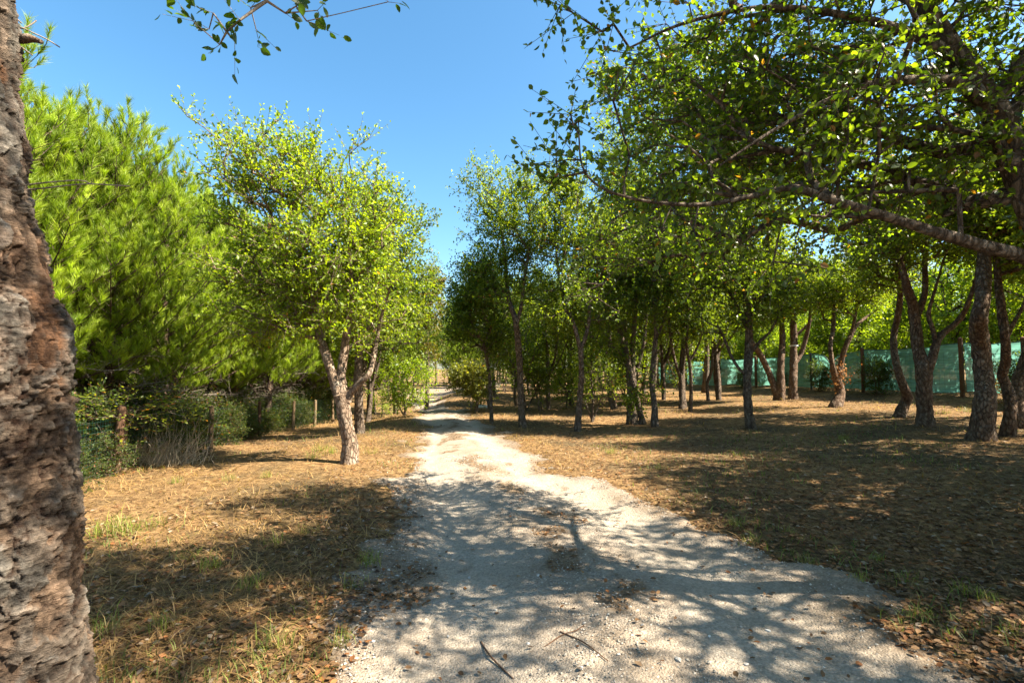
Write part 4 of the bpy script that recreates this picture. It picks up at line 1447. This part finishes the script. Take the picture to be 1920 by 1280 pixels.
bb = [bush('bramble_bush', 201, .75, .45, 1.25, 210, 5, 6, .055, ((.025, .05, .012), (.085, .12, .022)), .03), bush('bramble_bush', 202, .8, .45, 1.05, 190, 5, 6, .05, ((.03, .055, .013), (.10, .14, .025)), .06)]
for p in bb:
    p['category'] = 'bush'
rng = np.random.default_rng(15)
i0 = 0
fx = np.array([fpos[k] for k in (0, 1, 3, 4, 5, 6, 7, 8)])
for j, t in enumerate(np.linspace(0.02, 6.9, 17)):
    k = int(t)
    p = fx[k] + (fx[min(k + 1, 7)] - fx[k]) * (t - k)
    side = -.72 if j % 3 else -1.05
    put(bb[j % 2], p[0] + side - .15 * rng.random(), p[1] + .25 + rng.normal(0, .1), rng.random() * 6.28, rng.uniform(.72, .98), 'leafy green bramble grown up against the wire mesh fence', 'brambles along the wire mesh fence', j < 2)
for j, (x, y) in enumerate([(-8.6, 8.2), (-9.2, 10.4), (-8.8, 12.4), (-9.3, 14.5), (-9.0, 16.8), (-9.6, 19.5), (-11.4, 8.6), (-11.6, 11.4), (-11.8, 14.2), (-12.0, 17.2), (-13.6, 12.2), (-14.0, 16.0), (-9.4, 22.0), (-11.6, 21.0), (-10.0, 26.0), (-12.5, 24.0), (-15.5, 20.0)]):
    put(bb[j % 2], x, y, j * 1.9, 1.35 + .5 * rng.random(), 'big shaded bush in the dark under the pines', 'bushes in the dark under the pines')
for j, t in enumerate([.35, .8, 1.55, 2.3, 2.7, 3.4, 4.5]):
    k = int(t)
    p = fx[k] + (fx[min(k + 1, 7)] - fx[k]) * (t - k)
    o = put(bb[j % 2], p[0] - .1, p[1] + .1, j * 1.1, 1.0, 'ragged low bramble sprawling through the wire mesh onto the straw', 'low brambles sprawling through the mesh')
    o.scale = (.5 + .12 * (j % 3), .42, .38 + .14 * (j % 4))
# vine with yellowing leaves over the thick post
v = bush('vine_bush', 205, .55, .35, .5, 75, 4, 6, .045, ((.06, .10, .015), (.22, .24, .04)), .14)
tag(v, 'tangled vine with yellowing leaves draped over the thick reddish fence post', 'vine')
p = fpos[1]
v.location = (float(p[0]) - .15, float(p[1]) + .2, float(p[2]) + .74)
v.scale = (1.7, 1.2, .8)
# dry pale brush heap against the fence
rng = np.random.default_rng(17)
p = G(292, 872)
root = empty('dry_brush', p, 'heap of pale dry stalks leaning against the wire mesh by the thick post', 'dry brush')
g = Geo()
n = 420
b_ = np.stack([rng.normal(0, .28, n), rng.normal(.1, .14, n), np.full(n, -.03)], 1)
e_ = b_ + np.stack([rng.normal(0, .2, n), rng.normal(.12, .12, n), rng.gamma(3, .13, n)], 1)
c_ = np.array([.55, .44, .29]) * rng.uniform(.6, 1.25, (n, 1))
mid = (b_ + e_) / 2 + rng.normal(0, .04, (n, 3))
frusta(g, b_, mid, .0035, .003, 3, 0, c_)
frusta(g, mid, e_, .003, .0012, 3, 0, c_)
for j in range(0, n, 3):
    m_ = mid[j]
    for _ in range(3):
        frusta(g, [m_], [m_ + rng.normal(0, .1, 3)], .002, .001, 3, 0, c_[j:j + 1])
g.obj('stalk', [M_DRY], root)
tag(root.children[0], kind='stuff')

# ------------------------------------------------------------------ right netting fence
def net_fence():
    root = empty('netting_fence', (FN[4][0], FN[4][1], float(H(*FN[4]))), 'green shade netting fence on posts with wire grid behind the cork oaks', 'fence')
    b0 = np.array(root.location)
    rng = np.random.default_rng(6)
    # posts sit where the photograph shows them along the line
    ys = [5.0, 9.3, 13.2, 14.75, 18.0, 20.3, 23.4, 26.0, 29.0, 32.0]
    hh = [1.75, 1.7, 1.65, 1.62, 1.6, 1.5, 1.45, 1.5, 1.5, 1.5]
    pos = [np.array([float(fence_x(y)), y, float(H(float(fence_x(y)), y))]) for y in ys]
    for k, (p, h) in enumerate(zip(pos, hh)):
        g = Geo()
        q = p - b0
        r = .06 if k != 5 else .035
        if k == 3:
            h += .10
        tube(g, resample(np.array([[q[0] - .08, q[1], q[2] - .3, r], [q[0] - .08 + .01, q[1], q[2] + h * .5, r], [q[0] - .08 + .02, q[1] + .01, q[2] + h + .03, r]]), .08), 11, 0, .03, k)
        g.obj('post', [M_STEEL if k == 5 else M_POSTD], root)
    for k in range(len(pos) - 1):
        a, b = pos[k] - b0, pos[k + 1] - b0
        L = np.linalg.norm(b - a)
        n, mz = int(L / .06), 34
        u, v = np.meshgrid(np.linspace(0, 1, n), np.linspace(0, 1, mz), indexing='ij')
        h0, h1 = hh[k], hh[k + 1]
        top = h0 * (1 - u) + h1 * u - .11 * np.sin(u * math.pi) * (0.6 + .5 * rng.random()) + .02 * vnoise(np.stack([u * 6 + k * 5, u * 0, u * 0], -1))
        bot = .10 + .05 * vnoise(np.stack([u * 5 + k * 9, u * 0 + 4, u * 0], -1))
        if k == 4:      # torn and slumped next to the steel post
            top = top - .30 * np.exp(-((u - .62) / .10) ** 2)
        X = a[0] + (b[0] - a[0]) * u
        Yy = a[1] + (b[1] - a[1]) * u
        Zb = a[2] + (b[2] - a[2]) * u
        Z = Zb + bot + (top - bot) * v
        wr = fbm(np.stack([u * L * 1.2 + k * 7, v * 2.5 + u * 3, u * 0 + 2], -1), 3) * .09 + .02 * np.sin(v * 30 + u * 9 + 3 * vnoise(np.stack([u * 4, v * 2, u * 0], -1)))
        X = X + wr + .02
        V = np.stack([X, Yy, Z], -1)
        i = np.arange(n - 1)[:, None] * mz
        j = np.arange(mz - 1)[None]
        F = np.stack([i + j, i + mz + j, i + mz + j + 1, i + j + 1], -1).reshape(-1, 4)
        g = Geo()
        g.add(V, F)
        panel = g.obj('net_panel', [M_NET], root)
        g = Geo()
        hem = np.concatenate([V[:, -1], np.full((n, 1), .012)], 1)
        tube(g, hem, 6)
        g.obj('hem', [M_WIRE], panel)
        g = Geo()
        off = np.array([-.12, 0, .03])
        wire_panel(g, a + off, b + off, 1.28, .15, .15, .0025)
        g.obj('wire_grid', [M_DWIRE], root, smooth=False)


net_fence()

vb = [bush('climbing_vine', 221, .55, .22, 1.25, 150, 5, 6, .055, ((.025, .05, .014), (.07, .11, .025))), bush('climbing_vine', 222, .9, .28, 1.15, 190, 5, 6, .055, ((.02, .04, .012), (.06, .09, .022)))]
for k, (y, dx, v, s, lab) in enumerate([(17.2, -.35, 0, 1.0, 'dark climbing vine on the netting just left of the brown post'), (12.7, -.55, 1, 1.05, 'broad dark bush against the netting behind the stout cork oak'), (19.6, -.3, 0, .85, 'dark vine hanging over the torn netting beside the steel post'), (21.6, -.3, 0, .6, 'small weed growing against the netting between the upright cork oaks'), (24.0, -.3, 0, .7, 'small vine on the netting behind the knotty dark oak')]):
    x = float(fence_x(y)) + dx
    o = put(vb[v], x, y, 1.45, s, lab, None, k < 2)
    o['category'] = 'vine'
db = bush('dry_bush', 231, .8, .4, .75, 170, 5, 6, .05, ((.05, .03, .012), (.16, .10, .045)), .2)
tag(db, 'low brown bush on the bank under the broad dark bush', 'bush')
put(db, float(fence_x(12.3)) - .95, 12.3, .4, .9, None, None, True)

# ------------------------------------------------------------------ ground cover
def scatter(rng, n, y0, y1, spread=1.25, edge=None):
    y = np.exp(rng.uniform(math.log(y0), math.log(y1), n))
    x = rng.uniform(-spread, spread, n) * (y + .6)
    return x, y


def dens(x, y, s, seed):
    return vnoise(np.stack([x * s, y * s, x * 0 + seed], -1))


def flat_leaf_litter():
    rng = np.random.default_rng(41)
    x, y = scatter(rng, 105000, 1.7, 24)
    k = track_in(x, y)
    l, r = track_edges(y)
    right = x > (l + r) / 2
    soil = track_mix(x, y)[1]
    pr = np.where(k > 0, .012 + .45 * soil, np.where(right, 1.0, .55))
    pr = pr * np.where(k > 0, 1, .55 + .6 * (dens(x, y, .9, 7) > -.1))
    drift = dens(x, y, 1.1, 33) + .6 * dens(x, y, 3.1, 34)
    pile = (k < .1 + .3 * drift) & (k > -1.0)
    pr = np.where(pile, np.maximum(pr, .75), pr)
    pr = np.where((k < 0) & ~pile & ~right, pr * np.clip(.75 + .9 * drift, .15, 1.2), pr)
    s = rng.random(len(x)) < pr
    x, y, k = x[s], y[s], k[s]
    n = len(x)
    z = HT(x, y) + rng.uniform(.002, .022, n)
    size = rng.uniform(.022, .047, n) * (1 + .035 * y)
    a = rng.random(n) * 6.283
    A = np.stack([np.cos(a), np.sin(a), rng.normal(0, .22, n)], 1)
    Nn = np.stack([rng.normal(0, .35, n), rng.normal(0, .35, n), np.ones(n)], 1)
    base = pal(rng, n, ((.06, .031, .015), (.26, .15, .07)))
    gr = rng.random(n) < .14
    base[gr] = np.array([.24, .18, .12]) * rng.uniform(.6, 1.3, (gr.sum(), 1))
    ru = rng.random(n) < .12
    base[ru] = np.array([.24, .10, .035]) * rng.uniform(.6, 1.2, (ru.sum(), 1))
    g = Geo()
    nr = y < 6
    PP = np.stack([x, y, z], 1)
    leaves(g, PP[nr], A[nr], Nn[nr], size[nr], base[nr], LEAF6, 0, .95)
    leaves(g, PP[~nr], A[~nr], Nn[~nr], size[~nr], base[~nr], LEAF4, 0, 1.0)
    return tag(g.obj('leaf_litter', [M_DRY]), 'brown dry oak leaf litter strewn over the ground', 'leaf litter', None, 'stuff')


def blades(name, label, cat, rng, x, y, L, lean, wd, col, mat):
    n = len(x)
    z = HT(x, y) - .004
    a = rng.random(n) * 6.283
    P = np.stack([x, y, z], 1)
    d = np.stack([np.cos(a) * np.sin(lean), np.sin(a) * np.sin(lean), np.cos(lean)], 1)
    sd = np.stack([-np.sin(a), np.cos(a), 0 * a], 1) * wd[:, None]
    bend = np.stack([np.cos(a), np.sin(a), -.4 + 0 * a], 1) * (L * .25)[:, None]
    mid = P + d * (L * .55)[:, None]
    tip = P + d * L[:, None] + bend
    tip[:, 2] = np.maximum(tip[:, 2], HT(tip[:, 0], tip[:, 1]) + .004)
    V = np.stack([P - sd, P + sd, mid + sd * .7, mid - sd * .7, tip], 1).reshape(-1, 3)
    i = np.arange(n)[:, None] * 5
    g = Geo()
    g.add(V, np.concatenate([i + np.array([[0, 1, 2, 3]])], 0), 0, np.repeat(col, 5, 0))
    g.F.append((np.concatenate([i + np.array([[3, 2, 4]])], 0)).astype(np.int32))
    g.M.append(np.zeros(n, np.int32))
    return tag(g.obj(name, [mat]), label, cat, None, 'stuff')


flat_leaf_litter()
rng = np.random.default_rng(43)
x, y = scatter(rng, 118000, 1.8, 26)
k = track_in(x, y)
keep = (k < .05 + .3 * dens(x, y, 2.3, 61)) & (rng.random(len(x)) < np.clip(.62 + .9 * dens(x, y, .7, 11), .12, 1))
keep &= rng.random(len(x)) < np.where(x > 1, .33, 1)
x, y = x[keep], y[keep]
n = len(x)
blades('dry_grass', 'dry straw coloured grass covering the ground on both sides of the track', 'grass', rng, x, y, rng.uniform(.05, .17, n) * (1 + .02 * y), np.clip(rng.normal(1.22, .28, n), .1, 1.54), rng.uniform(.0012, .0026, n) * (1 + .16 * y), pal(rng, n, ((.17, .095, .034), (.43, .285, .12))), M_GRASS)
x, y = scatter(rng, 60000, 1.9, 24)
k = track_in(x, y)
keep = (k < -.05) & (rng.random(len(x)) < np.clip(-.25 + 1.3 * dens(x, y, .85, 21) + .6 * dens(x, y, 3.0, 22), 0, .55))
x, y = x[keep], y[keep]
n = len(x)
blades('green_grass', 'thin green grass growing in patches through the straw', 'grass', rng, x, y, rng.uniform(.04, .13, n) * (1 + .02 * y), np.clip(rng.normal(.65, .35, n), .05, 1.4), rng.uniform(.0012, .0026, n) * (1 + .14 * y), pal(rng, n, ((.06, .09, .018), (.20, .24, .05))), M_GRASS)

ICO = None


def stone_mesh(seed, flat=.6):
    bm = bmesh.new()
    bmesh.ops.create_icosphere(bm, subdivisions=1, radius=1)
    V = np.array([v.co[:] for v in bm.verts])
    F = np.array([[v.index for v in f.verts] for f in bm.faces])
    bm.free()
    r = np.random.default_rng(seed)
    V = V * (1 + .22 * r.standard_normal((len(V), 1))) * np.array([1.15, .85, flat])
    return V, F


def gravel():
    rng = np.random.default_rng(51)
    OV = np.array([[1, 0, 0], [-1, 0, 0], [0, 1, 0], [0, -1, 0], [0, 0, .7], [0, 0, -.7]], float)
    OF = np.array([[0, 2, 4], [2, 1, 4], [1, 3, 4], [3, 0, 4], [2, 0, 5], [1, 2, 5], [3, 1, 5], [0, 3, 5]])
    y = np.exp(rng.uniform(math.log(1.8), math.log(9), 46000))
    l, r = track_edges(y)
    x = l - .4 + (r - l + .8) * rng.random(len(y))
    k = track_in(x, y)
    t = np.abs((x - (l + r) / 2) / ((r - l) / 2))
    pr = np.where(k > 0, np.clip(.75 + .5 * dens(x, y, 1.7, 5) - .8 * track_mix(x, y)[0], .03, 1), .04)
    s = rng.random(len(x)) < pr * .75
    x, y = x[s], y[s]
    n = len(x)
    size = (.0025 + .0055 * rng.random(n) ** 3) * (1 + .11 * y)
    V = OV[None] * (1 + .3 * rng.standard_normal((n, 6, 1))) * size[:, None, None]
    a = rng.random(n) * 6.283
    ca, sa = np.cos(a)[:, None], np.sin(a)[:, None]
    V = np.stack([V[..., 0] * ca - V[..., 1] * sa, V[..., 0] * sa + V[..., 1] * ca, V[..., 2]], -1)
    V += np.stack([x, y, HT(x, y) + size * .25], 1)[:, None]
    F = (OF[None] + (np.arange(n) * 6)[:, None, None]).reshape(-1, 3)
    c = np.array([.36, .315, .255]) * rng.uniform(.5, 1.35, (n, 1))
    g = Geo()
    g.add(V, F, 0, np.repeat(np.clip(c, 0, .8), 6, 0))
    return tag(g.obj('gravel', [M_STONE], smooth=False), 'loose small pale gravel strewn over the track', 'gravel', None, 'stuff')


gravel()
SM = []
for k in range(5):
    V, F = stone_mesh(60 + k)
    g = Geo()
    g.add(V, F, 0, np.array([.5, .465, .41]) * (0.75 + .12 * k))
    SM.append(g.mesh('stone', [M_STONE], smooth=False))
rng = np.random.default_rng(61)
for j, (px_, py_) in enumerate([(1272, 1246), (1095, 1176), (930, 1150), (1010, 1085), (1160, 1235), (880, 1090), (840, 1200), (760, 1165), (700, 1210), (1330, 1200), (1400, 1255), (1205, 1180), (1120, 1120), (990, 1215), (1440, 1190), (1275, 1090), (820, 985), (905, 935), (1040, 1010), (1500, 1220), (660, 1240), (745, 1085), (1545, 1260), (1090, 1262)]):
    p = G(px_, py_)
    o = link('stone', SM[j % 5])
    s = float(rng.uniform(.009, .016)) * (1.6 if j == 0 else 1)
    o.location = (float(p[0]), float(p[1]), float(HT(p[0], p[1])) + s * .25)
    o.scale = (s, s, s)
    o.rotation_euler = (rng.normal(0, .2), rng.normal(0, .2), rng.random() * 6.28)
    tag(o, 'larger pale stone standing out from the gravel of the track' if j else 'largest pale flat stone lying on the gravel of the track', 'stone', 'larger stones on the track' if j else None)

FL = []
for k in range(5):
    g = Geo()
    c = [(.22, .10, .035), (.19, .12, .065), (.14, .08, .045), (.26, .17, .09), (.19, .08, .03)][k]
    r_ = np.random.default_rng(70 + k)
    tv = np.array([[0, -.15, .1], [0, 0, .02], [-.24, .22, .10], [-.30, .5, .14], [-.19, .8, .10], [0, 1, .16], [.19, .8, .12], [.30, .5, .10], [.24, .22, .13], [0, .5, .02]]) + r_.normal(0, .02, (10, 3))
    g.add(tv, [[1, 9, 3, 2], [9, 5, 4, 3], [1, 8, 7, 9], [9, 7, 6, 5]], 0, np.array(c))
    g.add(np.array([[-.012, -.15, .1], [.012, -.15, .1], [.012, .02, .03], [-.012, .02, .03]]), [[0, 1, 2, 3]], 0, np.array(c))
    FL.append(g.mesh('fallen_leaf', [M_DRY]))
rng = np.random.default_rng(71)
j = 0
while j < 26:
    px_, py_ = rng.uniform(640, 1560), rng.uniform(930, 1275)
    p = G(px_, py_)
    if track_in(p[0], p[1]) < .15:
        continue
    o = link('fallen_leaf', FL[j % 5])
    s = float(rng.uniform(.026, .044))
    o.location = (float(p[0]), float(p[1]), float(HT(p[0], p[1])) + .004)
    o.scale = (s, s, s)
    o.rotation_euler = (rng.normal(0, .25), rng.normal(0, .25), rng.random() * 6.28)
    tag(o, 'single curled brown oak leaf lying on the pale gravel', 'leaf', 'fallen leaves lying on the gravel')
    j += 1

TM = []
for k in range(4):
    r_ = np.random.default_rng(80 + k)
    g = Geo()
    n = 46 + 9 * k
    a = r_.uniform(0, 6.283, n)
    le = np.clip(r_.normal(.5, .3, n), .05, 1.2)
    L = r_.uniform(.07, .2, n)
    b_ = np.stack([r_.normal(0, .05, n), r_.normal(0, .05, n), np.full(n, -.01)], 1)
    d = np.stack([np.cos(a) * np.sin(le), np.sin(a) * np.sin(le), np.cos(le)], 1)
    sd = np.stack([-np.sin(a), np.cos(a), 0 * a], 1) * .0017
    mid = b_ + d * (L * .6)[:, None]
    tip = b_ + d * L[:, None] + np.stack([np.cos(a), np.sin(a), -.5 + 0 * a], 1) * (L * .3)[:, None]
    V = np.stack([b_ - sd, b_ + sd, mid + sd * .8, mid - sd * .8, tip], 1).reshape(-1, 3)
    i = np.arange(n)[:, None] * 5
    c = pal(r_, n, ((.09, .13, .02), (.28, .32, .05)))
    dr = r_.random(n) < .3
    c[dr] = np.array([.36, .26, .11]) * r_.uniform(.6, 1.2, (dr.sum(), 1))
    c = np.repeat(c, 5, 0)
    g.add(V, i + np.array([[0, 1, 2, 3]]), 0, c)
    g.F.append((i + np.array([[3, 2, 4]])).astype(np.int32)); g.M.append(np.zeros(n, np.int32))
    TM.append(g.mesh('grass_tuft', [M_GRASS]))
rng = np.random.default_rng(81)
tl = [(1406, 1020, .75), (1515, 1058, .7), (1612, 1092, .6), (1380, 985, .7), (1700, 1090, .75), (1810, 1110, .9), (1850, 1125, .7), (1725, 1160, .8), (1900, 1190, .8), (1480, 1000, .6), (1645, 1050, .5), (1580, 825, 1.2), (1770, 775, 1.4), (1810, 772, 1.4), (1905, 790, 1.3), (1145, 850, 1.0), (1240, 880, .9)]
tr_ = [(220, 990, 1.5), (245, 1000, 1.4), (190, 1005, 1.5), (290, 985, 1.2), (520, 1020, 1.1), (395, 1065, 1.0), (690, 1060, 1.1), (665, 1100, .9), (600, 845, 1.6), (585, 860, 1.4), (620, 850, 1.5), (695, 850, 1.2), (510, 1215, 1.1), (640, 1210, .7), (300, 1180, 1.0), (580, 1000, .8), (430, 900, .9), (330, 905, .8), (470, 1100, 1.0), (350, 1050, .9), (195, 1190, 1.2), (500, 895, .8)]
for j, (px_, py_, s) in enumerate(tl + tr_):
    p = G(px_, py_)
    o = link('grass_tuft', TM[j % 4])
    o.location = (float(p[0]), float(p[1]), float(HT(p[0], p[1])))
    o.rotation_euler = (0, 0, rng.random() * 6.28)
    o.scale = (s, s, s)
    if j < len(tl):
        tag(o, 'fresh green grass tuft sprouting from the leaf litter right of the track', 'grass tuft', 'green tufts right of the track')
    else:
        tag(o, 'fresh green grass tuft in the straw between the track and the wire fence', 'grass tuft', 'green tufts left of the track')


def ground_stick(label, pts, r, name='fallen_twig'):
    rows = []
    for k, (x, y) in enumerate(pts):
        p = G(x, y)
        rows.append([p[0], p[1], float(HT(p[0], p[1])) + r * .7 + (.006 if 0 < k < len(pts) - 1 else 0), r * (1 - .12 * k)])
    a = np.array(rows)
    o0 = a[0, :3].copy()
    a[:, :3] -= o0
    g = Geo()
    tube(g, resample(a, .03), 7, 0, .1)
    o = g.obj(name, [M_POSTD])
    o.location = o0
    return tag(o, label, 'twig')


ground_stick('dark curved twig lying loose on the gravel of the track', [(902, 1212), (915, 1235), (935, 1258), (962, 1282)], .006)
ground_stick('thin forked looking dark stick half buried in the gravel', [(1020, 1222), (1055, 1200), (1080, 1192), (1095, 1180)], .004)
ground_stick('short straight stick beside the patch of leaf litter on the track', [(1050, 1192), (1095, 1215), (1140, 1248)], .004)
ground_stick('pale broken stick in the straw near the massive cork trunk', [(395, 1040), (425, 1030), (455, 1022)], .005)

# small white slab left on the verge
p = G(908, 764)
bm = bmesh.new()
bmesh.ops.create_cube(bm, size=1)
bmesh.ops.scale(bm, vec=(.62, .25, .12), verts=bm.verts)
bmesh.ops.bevel(bm, geom=bm.edges[:], offset=.015, segments=2, affect='EDGES')
me = bpy.data.meshes.new('white_slab')
bm.to_mesh(me)
bm.free()
me.materials.append(M_WHITE)
o = link('white_slab', me)
o.location = (float(p[0]), float(p[1]), float(H(p[0], p[1])) + .05)
tag(o, 'small white slab lying on the verge behind the slim dark oak', 'slab')
